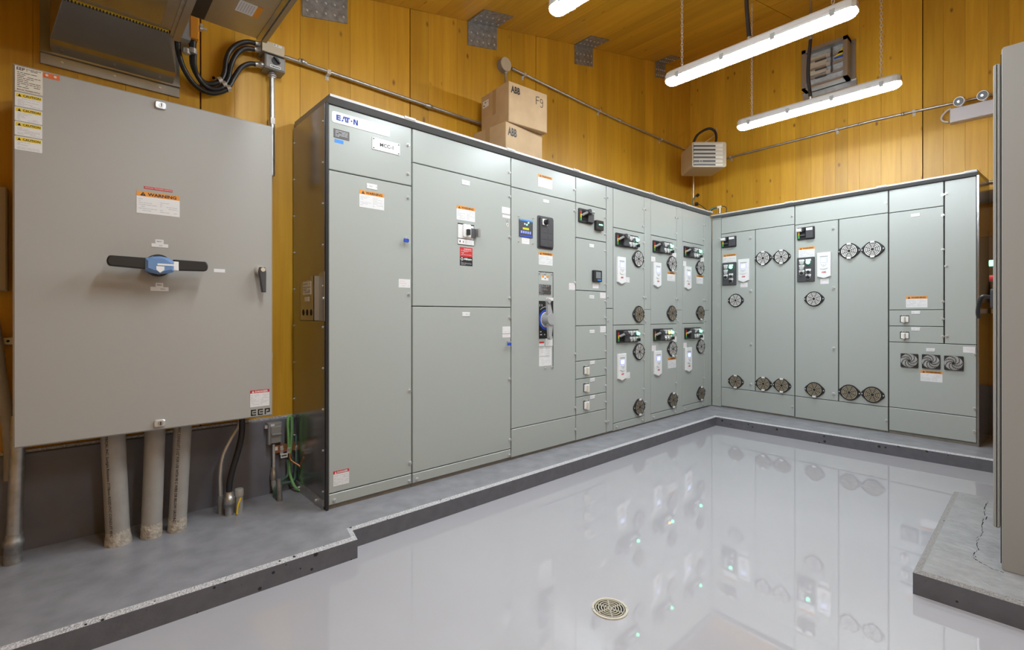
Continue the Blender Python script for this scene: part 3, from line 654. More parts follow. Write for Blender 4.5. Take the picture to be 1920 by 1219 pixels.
# inset strip: breaker escutcheon
u0, u1, v0, v1 = F.R(1009.7, 508.5, 1037.3, 690.6); w, h = u1 - u0, v1 - v0
rc = G(F); t = .006
rc.box(u0, u1, v0, v1, -.0005, .0006, 'paint'); rc.box(u1 - t, u1, v0, v1, 0, .0012, 'seam'); rc.box(u0, u1, v1 - t, v1, 0, .0012, 'seam'); rc = rc.build('breaker_strip', r)
def fr(x0, y0, x1, y1): return F.R(x0, y0, x1, y1)
a = fr(1010.3, 564.2, 1036.3, 634); pl = G(F).box(a[0], a[1], a[2], a[3], .0006, .003, 'ink').build('dial_plate', rc)
cu, cv = F.uv(1023.5, 599.5); rr = (F.uv(1023.5, 580.3)[1] - F.uv(1023.5, 619)[1]) / 2
rr = min(rr, cu - a[0] + .04)
g = G(F)
lim = a[0] + .002
def arc(g, ri, ro, t0, t1, m, D):
    n = 24; P = []
    for i in range(n + 1):
        t = math.radians(t0 + (t1 - t0) * i / n); P.append((t, ri, ro))
    vs = []
    for t, ri_, ro_ in P:
        for q in (ri_, ro_): vs.append((max(lim, cu + q * math.cos(t)), cv + q * math.sin(t), D))
    g.raw(vs, [(2 * i, 2 * i + 1, 2 * i + 3, 2 * i + 2) for i in range(n)], m)
arc(g, rr * .78, rr, 75, 285, 'keyblue', .0036); arc(g, rr * 1.22, rr * 1.28, 80, 130, 'greyink', .0036)
g.disc(cu, cv, .003, .006, rr * .76, 'plastic', n=28)
g.greek(a[0] + .01, a[0] + .09, a[2] + .02, a[2] + .09, 3, .0036, 'greyink', .4); g.greek(a[0] + .006, a[0] + .06, a[3] - .05, a[3] - .02, 1, .0036, 'white', .6)
g.build('dial_print', rc)
hu, hv = F.uv(1030.5, 598.5, .05); g = G(F)
g.disc(hu, hv, .004, .075, .05, 'greyplastic', .046, n=24)
top = F.uv(1028, 565, .06); bot = F.uv(1031, 633, .06)
for q in (top, bot): g.prism([(hu - .034, hv), (q[0] - .014, q[1]), (q[0] + .014, q[1]), (hu + .034, hv)][::(1 if q is bot else -1)], .045, .066, 'greyplastic'); g.disc(q[0], q[1], .045, .075, .017, 'greyplastic', n=12)
g.build('lever_handle', rc)
a = fr(1014.8, 516.8, 1028, 526.2); g = G(F); g.box(*a, .0006, .0018, 'white'); w_ = a[1] - a[0]; g.box(a[0] + w_ * .05, a[0] + w_ * .36, a[3] - .016, a[3], .0018, .0022, 'orange'); g.box(a[1] - w_ * .3, a[1], a[3] - .016, a[3], .0018, .0022, 'orange'); g.box(a[0] + w_ * .48, a[0] + w_ * .58, a[2] + .01, a[3] - .015, .0018, .0022, 'ink'); g.build('small_label', rc)
a = fr(1010.4, 532.8, 1033, 554); g = G(F); g.box(*a, .0006, .0018, 'darkplate'); g.greek(a[0], a[1], a[2], a[3], 11, .0022, 'greyink', .3); [g.box(a[0] + (a[1] - a[0]) * k / 6, a[0] + (a[1] - a[0]) * k / 6 + .004, a[2], a[3], .0022, .0026, 'darkplate') for k in range(1, 6)]; g.build('settings_table', rc)
a = fr(1024, 558, 1036.5, 564); g = G(F); g.box(*a, .004, .0052, 'white'); g.disc(a[0] + .014, (a[2] + a[3]) / 2, .005, .0056, .008, 'red', n=10); g.greek(a[0] + .03, a[1] - .008, a[2] + .006, a[3] - .006, 2, .0056, 'pinkink', .3); g.build('paper_label', rc)
a = fr(1010.5, 641, 1020, 649); g = G(F); g.box(*a, .0006, .0018, 'white'); g.box(a[0], a[1], (a[2] + a[3]) / 2 + .005, a[3], .0018, .0022, 'red'); g.build('small_label', rc)
paper(F, rc, 1023, 635, 1036.3, 648.5, 'greyink', 4, .0006)
a = fr(1010.3, 652, 1034, 685); g = G(F); g.box(*a, .0006, .0018, 'white'); g.box(a[0] + .005, a[1] - .01, a[3] - .01, a[3] - .003, .0018, .0022, 'greyink'); g.box(a[0] + .005, a[1] - .03, (a[2] + a[3]) / 2, (a[2] + a[3]) / 2 + .006, .0018, .0022, 'greyink'); g.greek(a[0] + .03, a[1] - .02, a[2] + .01, a[3] - .02, 9, .0021, 'greyink', .18); g.build('wiring_chart', rc)
screws(F, rc, [(1011, 512), (1021.5, 513), (1034, 514), (1022, 690), (1034.5, 688)], .006)
paper(F, d[1], 1066.9, 530.7, 1078.2, 543.7, rows=4)
screws(F, d[0], [(1076.4, 356)]); screws(F, d[1], [(1076.7, 395.4), (1077.4, 530), (1078.4, 663.7), (1078.4, 764.4)]); screws(F, d[2], [(1078.5, 805.3)])
# --- section 4: small doors and a wireway
r = sec[3]; ww = F.uv(1136.9, 600)[0]
L4 = [(1080, 379.5, 1134.5, 392.3), (1080, 445, 1135, 454.5), (1080.4, 544.8, 1136, 546.7), (1081.6, 611, 1136, 610.2), (1081.6, 677, 1136.8, 673.3), (1081.6, 710.4, 1136.8, 705), (1081.6, 744.2, 1136.8, 736.6), (1081.6, 778, 1136.8, 767.5), (1081.6, 826.3, 1136.8, 811.3)]
zs = [ZT - .004] + [zl(F, (a, b), (c, e)) for a, b, c, e in L4]
d = drs(3, U[3], ww, zs, ['top_panel'] + ['unit_door'] * 7 + ['bottom_panel'])
zw = zl(F, (1137, 578.5)); w1 = door(F, r, ww, U[4], zw, ZT - .004, name='wireway_door'); w2 = door(F, r, ww, U[4], zs[-1], zw, name='wireway_door')
disconnect(F, r, 1084, 389.8, 1110, 421.3)
u0, u1, v0, v1 = F.R(1114, 413, 1127.6, 434); o = G(F).rbox(u0, u1, v0, v1, 0, .03, 'black', .008, 3, .004).build('small_meter', r); h = v1 - v0; w = u1 - u0
G(F).box(u0 + w * .3, u0 + w * .8, v0 + h * .5, v0 + h * .62, .03, .031, 'pilot').build('display', o)
u0, u1, v0, v1 = F.R(1110, 506.6, 1125, 529.3); o = G(F).rbox(u0, u1, v0, v1, 0, .025, 'black', .006, 3, .003).build('power_meter', r); h = v1 - v0; w = u1 - u0
G(F).box(u0 + w * .22, u0 + w * .82, v0 + h * .3, v0 + h * .86, .025, .026, 'lcd').build('display', o)
G(F).box(u0 + w * .4, u0 + w * .85, v0 + h * .1, v0 + h * .2, .025, .026, 'tape').build('buttons', o)
for k, x, y in ((1, 1109, 461), (2, 1109.4, 557), (3, 1110, 621.9), (4, 1110.6, 680), (5, 1110.6, 712.5), (6, 1110.6, 744.6)): nametag(F, d[k + 1], x, y, 9, 6.5)
paper(F, d[2], 1111.3, 530, 1122.3, 541); paper(F, d[3], 1125, 549, 1135.6, 559.5); paper(F, d[4], 1125.3, 612, 1135.8, 623)
for k, y in ((5, 687), (6, 719.5), (7, 752)): breaker(F, r, 1093.6, y, 1103.8, y + 14)
for k, y in ((0, 370.8), (1, 408.5), (1, 439.5), (2, 471), (2, 533), (3, 565), (3, 595.7), (4, 627.6), (4, 658.5), (5, 690.6), (6, 722.5), (7, 753.7), (8, 790.6)): screws(F, d[k], [(1133.6 + (y - 370) * .004, y)], .008)
screws(F, w1, [(1139, 370.6), (1139.6, 557)], .008); screws(F, w2, [(1139.8, 601.4), (1140.2, 790)], .008)
# --- sections 5 to 7: twin drive units
ZZ = lambda x, y: F.uv(x, y)[1]
LINES = [((1150.3, 426.4), (1207.2, 437.7)), ((1150.7, 609.7), (1208.3, 609)), ((1152.4, 793.2), (1208.5, 780.4)), ((1152.4, 807.5), (1208.5, 794))]
zs5 = [ZT - .004] + [zl(F, *p) for p in LINES]; zsp = zl(F, (1208.5, 580.5))
wway = [1208.2, 1268.8, 1320.3]
px5 = [ # operator L/T/R/B upper, station, lower operator, station, vents, keypads, pilot kinds
  dict(op=(1153.5, 436, 1175.5, 464.5), st=(1175.8, 440.3, 1194.5, 467), op2=(1155.2, 618.7, 1176.8, 642), st2=(1177, 618, 1195.5, 641), v=[(1195.7, 485.7, 0, 0, 0), (1196.6, 589.2, 1, 0, 0), (1197.2, 659.2, 0, 0, 0), (1197.8, 763, 1, 1, 1)], kp=(1156, 481.2, 1171.2, 529.3), kp2=(1157, 664, 1172.2, 708)),
  dict(op=(1223.4, 450.3, 1241.4, 475.8), st=(1241.6, 452.6, 1258.5, 477.6), op2=(1224.5, 616.5, 1242.2, 638.6), st2=(1242.4, 616.3, 1259.5, 637.6), v=[(1259, 494.7, 0, 0, 1), (1259, 587.5, 1, 0, 0), (1259.7, 654.3, 0, 0, 1), (1260.8, 750, 1, 1, 1)], kp=(1225, 492, 1237.8, 535.6), kp2=(1225.8, 658.6, 1238.8, 699.8)),
  dict(op=(1281.5, 461.2, 1297.3, 484), st=(1297.5, 463, 1311.8, 485.8), op2=(1283, 614.8, 1298, 634.9), st2=(1298.2, 614.2, 1312.2, 634.4), v=[(1311.8, 502, 0, 1, 0), (1312.4, 586.9, 1, 0, 1), (1312.9, 649.6, 0, 0, 0), (1313.5, 737.5, 1, 1, 1)], kp=(1283.2, 499.6, 1294.4, 540), kp2=(1284.3, 652.4, 1295.4, 692.6))]
extra = [[('p', 0, 1171.5, 519.6, 1180.3, 530), ('p', 1, 1172.5, 698.7, 1181, 709)],
         [('p', 0, 1221, 480.8, 1228.6, 491), ('p', 0, 1260.8, 473.3, 1268, 482.8), ('w', 0, 1251, 509.6, 1265.5, 527.8), ('p', 1, 1222.2, 648, 1229.6, 658), ('p', 1, 1262, 631.5, 1268.4, 641), ('w', 1, 1252, 671.2, 1267.4, 689)],
         [('p', 0, 1281, 489.3, 1286.4, 499.2), ('p', 0, 1314, 482, 1319.8, 490.6), ('w', 0, 1305.8, 515.6, 1318, 532.7), ('p', 1, 1281.5, 643, 1287.5, 652), ('p', 1, 1314.6, 628, 1319.9, 637)]]
for i in range(3):
    k = 4 + i; r = sec[k]; uw = F.uv(wway[i], 600)[0]; p = px5[i]
    d = drs(k, U[k], uw, zs5, ['top_panel', 'upper_door', 'lower_door', 'kick_strip'])
    w1 = door(F, r, uw, U[k + 1], zsp, ZT - .004, gap=.0022, name='wireway_door'); w2 = door(F, r, uw, U[k + 1], zs5[-1], zsp, gap=.0022, name='wireway_door')
    disconnect(F, r, *p['op']); disconnect(F, r, *p['op2'])
    station(F, r, *p['st'], 'srgsso'); station(F, r, *p['st2'], 'sag' * (i == 1) + 'srg' * (i != 1) + 'sso')
    for n, (x, y, dusty, c0, c1) in enumerate(p['v']): vent(F, d[1 if n < 2 else 2], x, y, .083, dusty, (c0, c1))
    keypad(F, r, *p['kp'], 0); keypad(F, r, *p['kp2'], 0)
    for q in extra[i]:
        if q[0] == 'p': paper(F, d[1 + q[1]], *q[2:], rows=3)
        else: warn(F, d[1 + q[1]], *q[2:], two=False)
    sx = wway[i] - 2.5; sc = [zs5[0] - .13, zs5[1] + .05]
    for z in (ZT - .13, zs5[1] + .07): u = uw - .03; g = G(F); g.disc(u, z, 0, .012, .009, 'steel', n=10); g.build('latch_screw', d[0])
    for n in (1, 2):
        for t in (.9, .62, .3, .06): g = G(F); g.disc(uw - .022, zs5[n + 1] + (zs5[n] - zs5[n + 1]) * t, 0, .012, .008, 'steel', n=10); g.build('latch_screw', d[n])
    for z, ww_ in ((zsp + .12, w1), (ZT - .13, w1), (zsp - .12, w2), (.32, w2)): G(F).disc(uw + .02, z, 0, .012, .008, 'steel', n=10).build('latch_screw', ww_)
    for u in (U[k] + .05, uw - .04): G(F).disc(u, (zs5[3] + zs5[4]) / 2, 0, .012, .009, 'steel', n=10).build('screw', d[3])
# --- inner corner post
U2 = lambda x: MCC2.uv(x, 600)[0]
cp = thing('corner_filler', 'plain grey-green filler panel closing the inner corner between the two cabinet rows', 'panel', (-2.70, MCC2.p(U2(1352), 0, 0).y, .1))
ya = F.p(U[7], 0, 0); pc = MCC2.p(U2(1352), 0, 0)
yc = (MCC2.o + MCC2.u * ((-2.70 - MCC2.o.x) / MCC2.u.x)).y
G(F).cbox(U[7] + .002, yc, .105, ZT, -.1, -.004, 'paint2', .002).build('left_leaf', cp)
cm = G(MCC2).cbox((-2.70 - MCC2.o.x) / MCC2.u.x, U2(1351.6), .105, ZT, -.1, -.004, 'paint2', .002).build('right_leaf', cp)
for k in range(8): G(MCC2).disc(U2(1347), .22 + .27 * k, -.004, .003, .007, 'steel', n=8).build('rivet', cm)

# ------------------------------------------------------------------ back row
F = MCC2; seam2 = [1351.8, 1490, 1666, 1832]
U = [U2(x) for x in seam2]
lab2 = ['narrower grey-green drive cabinet of the back row, next to the inner corner',
        'wider grey-green drive cabinet in the middle of the back row',
        'grey-green cabinet at the right end of the back row with three square fan guards']
ZT2 = zl(F, (1829.8, 330.5), (1400, 398.5))
sec2 = []
for i in range(3):
    r = thing('electrical_cabinet', lab2[i], 'cabinet', F.p((U[i] + U[i + 1]) / 2, .1, -.25), 'cabinets of the back row'); sec2.append(r)
    body(F, r, U[i], U[i + 1], ZT2, .5); hood(F, r, U[i] - (.1 if i == 0 else 0), U[i + 1], ZT2, .5, e1=.008 if i == 2 else 0)
def D2(i, x0, x1, z0, z1, name='door'): return door(F, sec2[i], x0, x1, z0, z1, name=name)
# first
r = sec2[0]; zt = zl(F, (1351.3, 438.3), (1415.3, 430.8), (1488, 422.5)); zb = zl(F, (1352, 726.5), (1416, 733), (1489, 742.3)); zk = zl(F, (1352, 762), (1489, 780.3)); um = U2(1416)
t0 = D2(0, U[0], U[1], zt, ZT2 - .004, 'top_panel'); a1 = D2(0, U[0], um, zb, zt, 'left_door'); a2 = D2(0, um, U[1], zb, zt, 'right_door'); a3 = D2(0, U[0], U[1], zk, zb, 'bottom_panel')
disconnect(F, r, 1353.8, 445.5, 1381, 462.5, mini=True)
warn(F, a1, 1355.8, 478, 1380.4, 493, two=False)
def station2(f, root, x0, y0, x1, y1):
    u0, u1, v0, v1 = f.R(x0, y0, x1, y1); w, h = u1 - u0, v1 - v0
    o = G(f).rbox(u0, u1, v0, v1, 0, .016, 'charcoal', .008, 3, .003).build('button_station', root); b = .05
    for a, q, k in ((.28, .8, 's'), (.28, .58, 's'), (.28, .37, 'b'), (.66, .8, 'g'), (.66, .4, 'b'), (.66, .19, 'o')): button(f, o, u0 + w * a, v0 + h * q, .016, b, k)
station2(F, r, 1355, 493.6, 1381, 534.5); keypad(F, r, 1385, 487, 1405, 525.3, 0); paper(F, a1, 1388.5, 530.5, 1401.7, 538.3)
R2 = .077
vent(F, a1, 1380, 563.4, R2); vent(F, a2, 1431.5, 484.2, R2, 0, (1, 1)); vent(F, a2, 1465.8, 481.7, R2, 0, (1, 1))
vent(F, a1, 1380, 715.3, R2, 1, (1, 1)); vent(F, a2, 1432.1, 719.5, R2, 1, (1, 1)); vent(F, a2, 1466.4, 722.6, R2, 1, (1, 1))
screws(F, a1, [(1407.7, 445.8), (1408, 545.5), (1408.2, 645.8), (1408.2, 720.9)], .013, name='door_lock'); screws(F, t0, [(1485, 405.5)]); screws(F, a3, [(1485.6, 762.5)])
# second
r = sec2[1]; zt = zl(F, (1490.2, 421.7), (1572.3, 411.4), (1664, 400.3)); zb = zl(F, (1491.2, 744.2), (1572.5, 752), (1665.3, 763)); zk = zl(F, (1491.7, 783), (1665.3, 809)); um = U2(1572.2)
t0 = D2(1, U[1], U[2], zt, ZT2 - .004, 'top_panel'); a1 = D2(1, U[1], um, zb, zt, 'left_door'); a2 = D2(1, um, U[2], zb, zt, 'right_door'); a3 = D2(1, U[1], U[2], zk, zb, 'bottom_panel')
disconnect(F, r, 1495.4, 428, 1528, 447.4, mini=True); warn(F, a1, 1497.7, 464.7, 1527.5, 481.5, two=False)
station2(F, r, 1495.4, 484, 1528, 527.6); keypad(F, r, 1533, 474.8, 1558.5, 517.5, 0); paper(F, a1, 1538.3, 523, 1554, 532)
vent(F, a1, 1526.7, 560.5, R2); vent(F, a2, 1592.6, 470.7, R2, 0, (1, 1)); vent(F, a2, 1636.7, 467.5, R2, 0, (1, 1))
vent(F, a1, 1527.7, 730.7, R2, 1, (0, 1)); vent(F, a2, 1593, 735.8, R2, 1); vent(F, a2, 1636.6, 740, R2, 1)
screws(F, a1, [(1562, 428.3), (1562.3, 540.4), (1563, 653.4), (1563, 738.6)], .013, name='door_lock'); screws(F, t0, [(1661.2, 380.5)]); screws(F, a3, [(1662, 788.7)])
# third
r = sec2[2]; um = U2(1770.3); z = [ZT2 - .004, zl(F, (1667.2, 399.2), (1769.4, 386.6)), zl(F, (1667.2, 581), (1770, 581.3)), zl(F, (1667.5, 611.2), (1769.7, 612.9)), zl(F, (1667.5, 641.6), (1769.7, 643.8), (1831.5, 647.2)), zl(F, (1667.5, 764), (1831.5, 782.2)), zl(F, (1667.5, 807.5), (1831.5, 830.6))]
q = [D2(2, U[2], um, z[k + 1], z[k], n) for k, n in enumerate(('top_panel', 'upper_door', 'unit_door', 'unit_door'))]
wy = D2(2, um, U[3], z[4], z[0], 'wireway_door'); vp = D2(2, U[2], U[3], z[5], z[4], 'vent_panel'); bp = D2(2, U[2], U[3], z[6], z[5], 'bottom_panel')
nametag(F, q[1], 1716.6, 403.4, 17, 6); warn(F, q[1], 1698.7, 556, 1739, 576.5); nametag(F, q[2], 1717.3, 586, 17, 6); nametag(F, q[3], 1717, 617.2, 17, 6)
breaker(F, r, 1687.6, 591.5, 1704.6, 605); breaker(F, r, 1687.6, 622, 1704.8, 635.5)
fanguard(F, vp, 1689.2, 662.3, 1721.7, 690); fanguard(F, vp, 1729, 664, 1763, 692.5); fanguard(F, vp, 1770.6, 666.5, 1806.6, 695.5)
nametag(F, vp, 1745.2, 656.2, 17, 6); warn(F, vp, 1726, 694.4, 1767, 717.6); paper(F, vp, 1805.7, 650, 1828.3, 662, rows=3)
screws(F, q[0], [(1767.8, 365.5)]); screws(F, q[1], [(1767.8, 403.4), (1767.8, 468), (1767.8, 565.7)]); screws(F, q[2], [(1767.7, 598.5)]); screws(F, q[3], [(1767.7, 631)])
screws(F, wy, [(1774, 363.6), (1774, 499), (1775, 630.3)]); screws(F, vp, [(1827.3, 664.6), (1827.3, 766.2)]); screws(F, bp, [(1827, 809)])
G(F).box(U[3] - .001, U[3] + .012, .1, ZT2, -.5, .001, 'side').build('side_sheet', r, 'dark steel side facing the gap')

# ------------------------------------------------------------------ cardboard boxes on the long row
def carton(pA, pB, pC, z0, z1, label, marks):
    """upright carton from its near, right and left top corners"""
    e1 = V((pB.x - pA.x, pB.y - pA.y, 0)); e2 = V((pC.x - pA.x, pC.y - pA.y, 0))
    n = V((e1.y, -e1.x, 0)).normalized(); n = -n if n.dot(e2) > 0 else n
    e2 = -n * e2.length
    A = V((pA.x, pA.y, 0)); root = thing('cardboard_box', label, 'box', A + (e1 + e2) / 2 + V((0, 0, z0)), 'boxes on the cabinets')
    fr_ = Face((A.x, A.y, 0), e1); W = e1.length; Dp = e2.length
    G(fr_).cbox(0, W, z0, z1, -Dp, 0, 'card', .004).build('carton', root)
    sd = Face((A.x + e2.x, A.y + e2.y, 0), -e2)
    marks(root, fr_, sd, W, Dp, z0, z1); return root
zm = ZT + .045
pA = PX(948.5, 227, -2.80); pB = PZ(1017, 254, pA.z); pC = PZ(893, 253, pA.z); zlow = pA.z
def m1(root, f, sd, W, Dp, z0, z1):
    G(f).text('ABB', W * .05, W * .28, z1 - .1, z1 - .035, .0008, 'ink', .04).build('logo', root)
    G(sd).box(Dp * .38, Dp * .52, z1 - .2, z1 + .0005, -.0005, .0008, 'cardtape').build('tape_strip', root)
carton(pA, pB, pC, zm, zlow, 'lower cardboard box on top of the long cabinet row, under the marked one', m1)
qA = PX(954, 151, -2.79); qB = PZ(1026, 177.5, qA.z); qC = PZ(900.7, 182.7, qA.z)
def m2(root, f, sd, W, Dp, z0, z1):
    G(f).text('ABB', W * .05, W * .28, z1 - .085, z1 - .03, .0008, 'ink', .04).build('logo', root)
    g = G(f); x = W * .70; y = z1 - .05; s = .06; e = .62
    for a, b in (((0, 0), (0, -s)), ((0, 0), (.033, .004)), ((0, -s * .45), (.028, -s * .42))): g.bar((x + a[0], y + a[1]), (x + b[0], y + b[1]), .006, 0, .0008, 'ink')
    c = [(x + e * (.09 + .022 * math.cos(t)), y + e * (-.035 + .026 * math.sin(t))) for t in [math.radians(20 + 30 * k) for k in range(12)]] + [(x + e * a_, y + e * b_) for a_, b_ in ((.112, -.03), (.112, -.1), (.095, -.118), (.07, -.105))]
    for a, b in zip(c, c[1:]): g.bar(a, b, .005, 0, .0008, 'ink')
    g.build('handwriting', root)
    g = G(sd); g.box(Dp * .05, Dp * .27, z1 - .1, z1 - .045, 0, .0008, 'white'); g.greek(Dp * .08, Dp * .24, z1 - .095, z1 - .05, 2, .0011, 'ink', .4); g.build('shipping_label', root)
    G(sd).box(Dp * .42, Dp * .55, z1 - .2, z1 + .0005, -.0005, .0008, 'cardtape').build('tape_strip', root)
carton(qA, qB, qC, zlow, qA.z, 'upper cardboard box with F9 written by hand on its front', m2)

# ------------------------------------------------------------------ transfer switch enclosure on the left wall
F = ATSF
a0 = F.uv(23.5, 480)[0]; a1_ = F.uv(511, 480)[0]; zt = zl(F, (25, 118.3), (510, 236.7)); zb = zl(F, (22.5, 841), (510, 780))
ats = thing('transfer_switch', 'large light grey wall-mounted switch box with a long black and blue handle', 'switch box', F.p((a0 + a1_) / 2, zb, -.2))
G(F).box(a0 + .012, a1_ - .012, zb + .01, zt - .01, -.43, -.025, 'ats').build('enclosure', ats)
dr = G(F).cbox(a0, a1_, zb, zt, -.024, 0, 'ats', .006).build('door', ats)
for z in (.35, .5, .9): pass
g = G(F); v = F.uv(513, 669)[1]; g.box(a1_ - .012, a1_ + .008, v - .02, v + .02, -.05, -.03, 'steel'); g.build('hinge_bolt', ats)
u0, u1, v0, v1 = F.R(28, 122.5, 80, 180.3); w, h = u1 - u0, v1 - v0; g = G(F); g.box(u0, u1, v0, v1, 0, .0012, 'cream')
g.text('EEP', u0 + w * .06, u0 + w * .36, v1 - h * .15, v1 - h * .03, .0016, 'ink', .02); g.greek(u0 + w * .4, u1 - w * .06, v1 - h * .14, v1 - h * .03, 2, .0016, 'ink', .4)
g.greek(u0 + w * .08, u1 - w * .08, v0 + h * .14, v1 - h * .2, 9, .0016, 'ink', .3); g.text('MANUAL TRANSFER SWITCH', u0 + w * .08, u1 - w * .1, v0 + h * .04, v0 + h * .1, .0016, 'ink', .01); g.build('rating_label', dr)
for x0, y0, x1, y1 in ((28, 171.3, 79.6, 208.3), (27.5, 199, 79.3, 235.2), (27.5, 226.2, 79.2, 261.6), (27.3, 253.8, 79.2, 288.3)):
    u0, u1, v0, v1 = F.R(x0, y0, x1, y1); w, h = u1 - u0, v1 - v0; g = G(F); g.rbox(u0, u1, v0 + .001, v1 - .001, 0, .0012, 'white', .003, 2, 0)
    g.box(u0 + w * .04, u1 - w * .03, v1 - h * .33, v1 - h * .07, .0012, .0015, 'yellow'); g.raw([(u0 + w * .1, v1 - h * .29, .0018), (u0 + w * .23, v1 - h * .29, .0018), (u0 + w * .165, v1 - h * .1, .0018)], [(0, 1, 2)], 'ink')
    g.text('CAUTION', u0 + w * .29, u1 - w * .07, v1 - h * .28, v1 - h * .12, .0018, 'ink', .03); g.greek(u0 + w * .1, u1 - w * .08, v0 + h * .08, v1 - h * .38, 6, .0015, 'greyink', .35); g.build('caution_label', dr)
u0, u1, v0, v1 = F.R(80.3, 135.4, 112, 152); g = G(F); g.box(u0, u1, v0, v1, 0, .0012, 'tagorange'); g.greek(u0 + .03, u1 - .025, v0 + .006, v0 + .016, 1, .0016, 'ink', .7); [g.disc(x, v1 - .01, .0012, .004, .005, 'steel', n=8) for x in (u0 + .012, u1 - .014)]; g.build('orange_tag', dr)
for x, y in ((300.7, 198.3), (299, 793.3)):
    u, v = F.uv(x, y); g = G(F); g.rbox(u - .022, u + .022, v - .017, v + .017, 0, .012, 'steel', .008, 3, .003); g.disc(u + .003, v, .012, .015, .011, 'galv', n=14); g.box(u + .001, u + .005, v - .008, v + .008, .015, .0155, 'ink'); g.build('quarter_turn_lock', dr)
u0, u1, v0, v1 = F.R(270, 349, 323.3, 361); g = G(F); g.box(u0, u1, v0, v1, 0, .0012, 'red'); w, h = u1 - u0, v1 - v0; g.text('MANUAL TRANSFER SWITCH', u0 + w * .04, u1 - w * .03, v0 + h * .25, v1 - h * .25, .0016, 'white', .0); g.build('red_label', dr)
warn(F, dr, 256, 357.3, 336.8, 407.7, hfrac=.22)
for (x0, y0, x1, y1), (p0, q0, p1, q1), n in (((291.3, 448.7, 306.7, 456.9), (284, 456, 315.3, 465), '1'), ((291.7, 530.3, 306, 538.2), (282, 537.7, 316, 546.2), '2')):
    g = G(F); u0, u1, v0, v1 = F.R(x0, y0, x1, y1); g.box(u0, u1, v0 - .002, v1, 0, .0012, 'white'); w, h = u1 - u0, v1 - v0; g.text('Source ' + n, u0 + w * .18, u1 - w * .2, v0 + h * .3, v1 - h * .22, .0016, 'ink', .01)
    u0, u1, v0, v1 = F.R(p0, q0, p1, q1); g.box(u0, u1, v0, v1, 0, .0014, 'white'); w, h = u1 - u0, v1 - v0; g.greek(u0 + w * .2, u1 - w * .2, v0 + h * .3, v1 - h * .3, 1, .0018, 'greyink', .8); g.build('source_label', dr)
paper(F, dr, 401, 503.9, 422, 511.3, 'greyink', 1)
warn(F, dr, 469, 732.7, 505, 760, 'DANGER', 'red', .18, 'white', name='danger_label')
# EEP letters
u0, u1, v0, v1 = F.R(470.5, 769, 506, 775.7); w, h = u1 - u0, v1 - v0; g = G(F); D = .0008; t = h * .2
for k in (0, .36):
    x = u0 + w * k; xx = x + w * .27
    g.box(x, x + t, v0, v1, 0, D, 'ink'); g.box(x, xx, v0, v0 + t, 0, D, 'ink'); g.box(x, xx, v1 - t, v1, 0, D, 'ink'); g.box(x + t * 1.6, xx, v0 + h * .4, v0 + h * .4 + t, 0, D, 'ink')
x = u0 + w * .72; g.box(x, x + t, v0, v1, 0, D, 'ink'); g.box(x, u1, v1 - t, v1, 0, D, 'ink'); g.box(x + t * 1.6, u1, v0 + h * .32, v0 + h * .32 + t, 0, D, 'ink'); g.box(u1 - t, u1, v0 + h * .32, v1, 0, D, 'ink'); g.build('maker_letters', dr)
# the long handle, standing off the door
cu, cv = F.uv(299, 496.5, .06); hd = .085
hl = F.uv(200, 488.5, hd); hr = F.uv(388.5, 500.5, hd)
sp = G(F); sp.disc(cu, cv, 0, .04, .052, 'black', .05, n=28); sp.disc(cu, cv, .04, .075, .047, 'black', .045, n=24); sp.build('handle_boss', ats)
def grip(p, q, w0, w1):
    a = V(p); b = V(q); t = (b - a).normalized(); n = V((-t.y, t.x)); pts = []
    k = 8
    L = [a + n * w0, a - n * w0, b - n * w1]
    ring_ = [tuple(a + n * w0), tuple(a - n * w0)] + [tuple(b + n * w1 * -math.cos(math.pi * i / k) + t * w1 * .55 * math.sin(math.pi * i / k)) for i in range(k + 1)]
    return ring_
cc = F.uv(300, 496, hd)
hb = []
for q in (hl, hr):
    s0 = 1 if q is hr else -1; a = (cc[0] + s0 * .05, cc[1] + (hl[1] - cc[1]) * 0); pts = grip(a, (q[0] - s0 * .012, q[1]), .025, .0225)
    area = sum(pts[i - 1][0] * pts[i][1] - pts[i][0] * pts[i - 1][1] for i in range(len(pts)))
    if area < 0: pts = pts[::-1]
    G(F).prism(pts, .07, .105, 'black', .004).build('hand_grip', ats)
bl, br = F.uv(272, 494, .1)[0], F.uv(325.5, 498, .1)[0]; cx = (bl + br) / 2; cy = F.uv(299, 496.5, .1)[1]
pts = [(bl, cy - .027), (cx - .03, cy - .037), (cx, cy - .042), (cx + .03, cy - .037), (br, cy - .03), (br, cy + .018), (cx + .03, cy + .034), (cx, cy + .038), (cx - .03, cy + .034), (bl, cy + .024)]
hb = G(F).prism(pts, .062, .118, 'blue', .01).build('handle_hub', ats, 'blue hub with a white pointer')
g = G(F); g.box(cx - .01, br + .0, cy - .004, cy + .004, .118, .1195, 'plastic'); g.prism([(cx, cy - .038), (cx + .016, cy - .024), (cx + .016, cy - .008), (cx - .014, cy - .008), (cx - .014, cy - .024)], .118, .1195, 'plastic'); g.cbox(br - .003, br + .018, cy - .024, cy + .018, .09, .113, 'plastic', .003); g.build('pointer', hb)
# door lever
u, v = F.uv(488.5, 506.7, .02); lv = G(F).disc(u, v, 0, .03, .026, 'steel', .022, n=20).build('lever_boss', ats)
G(F).prism([(u - .015, v - .008), (u + .001, v - .118), (u + .02, v - .118), (u + .021, v - .01), (u + .016, v + .014), (u - .01, v + .014)], .028, .05, 'charcoal', .004).build('door_lever', ats)
G(F).disc(u + .004, v + .001, .05, .053, .011, 'drain', n=12).build('key_cylinder', ats)

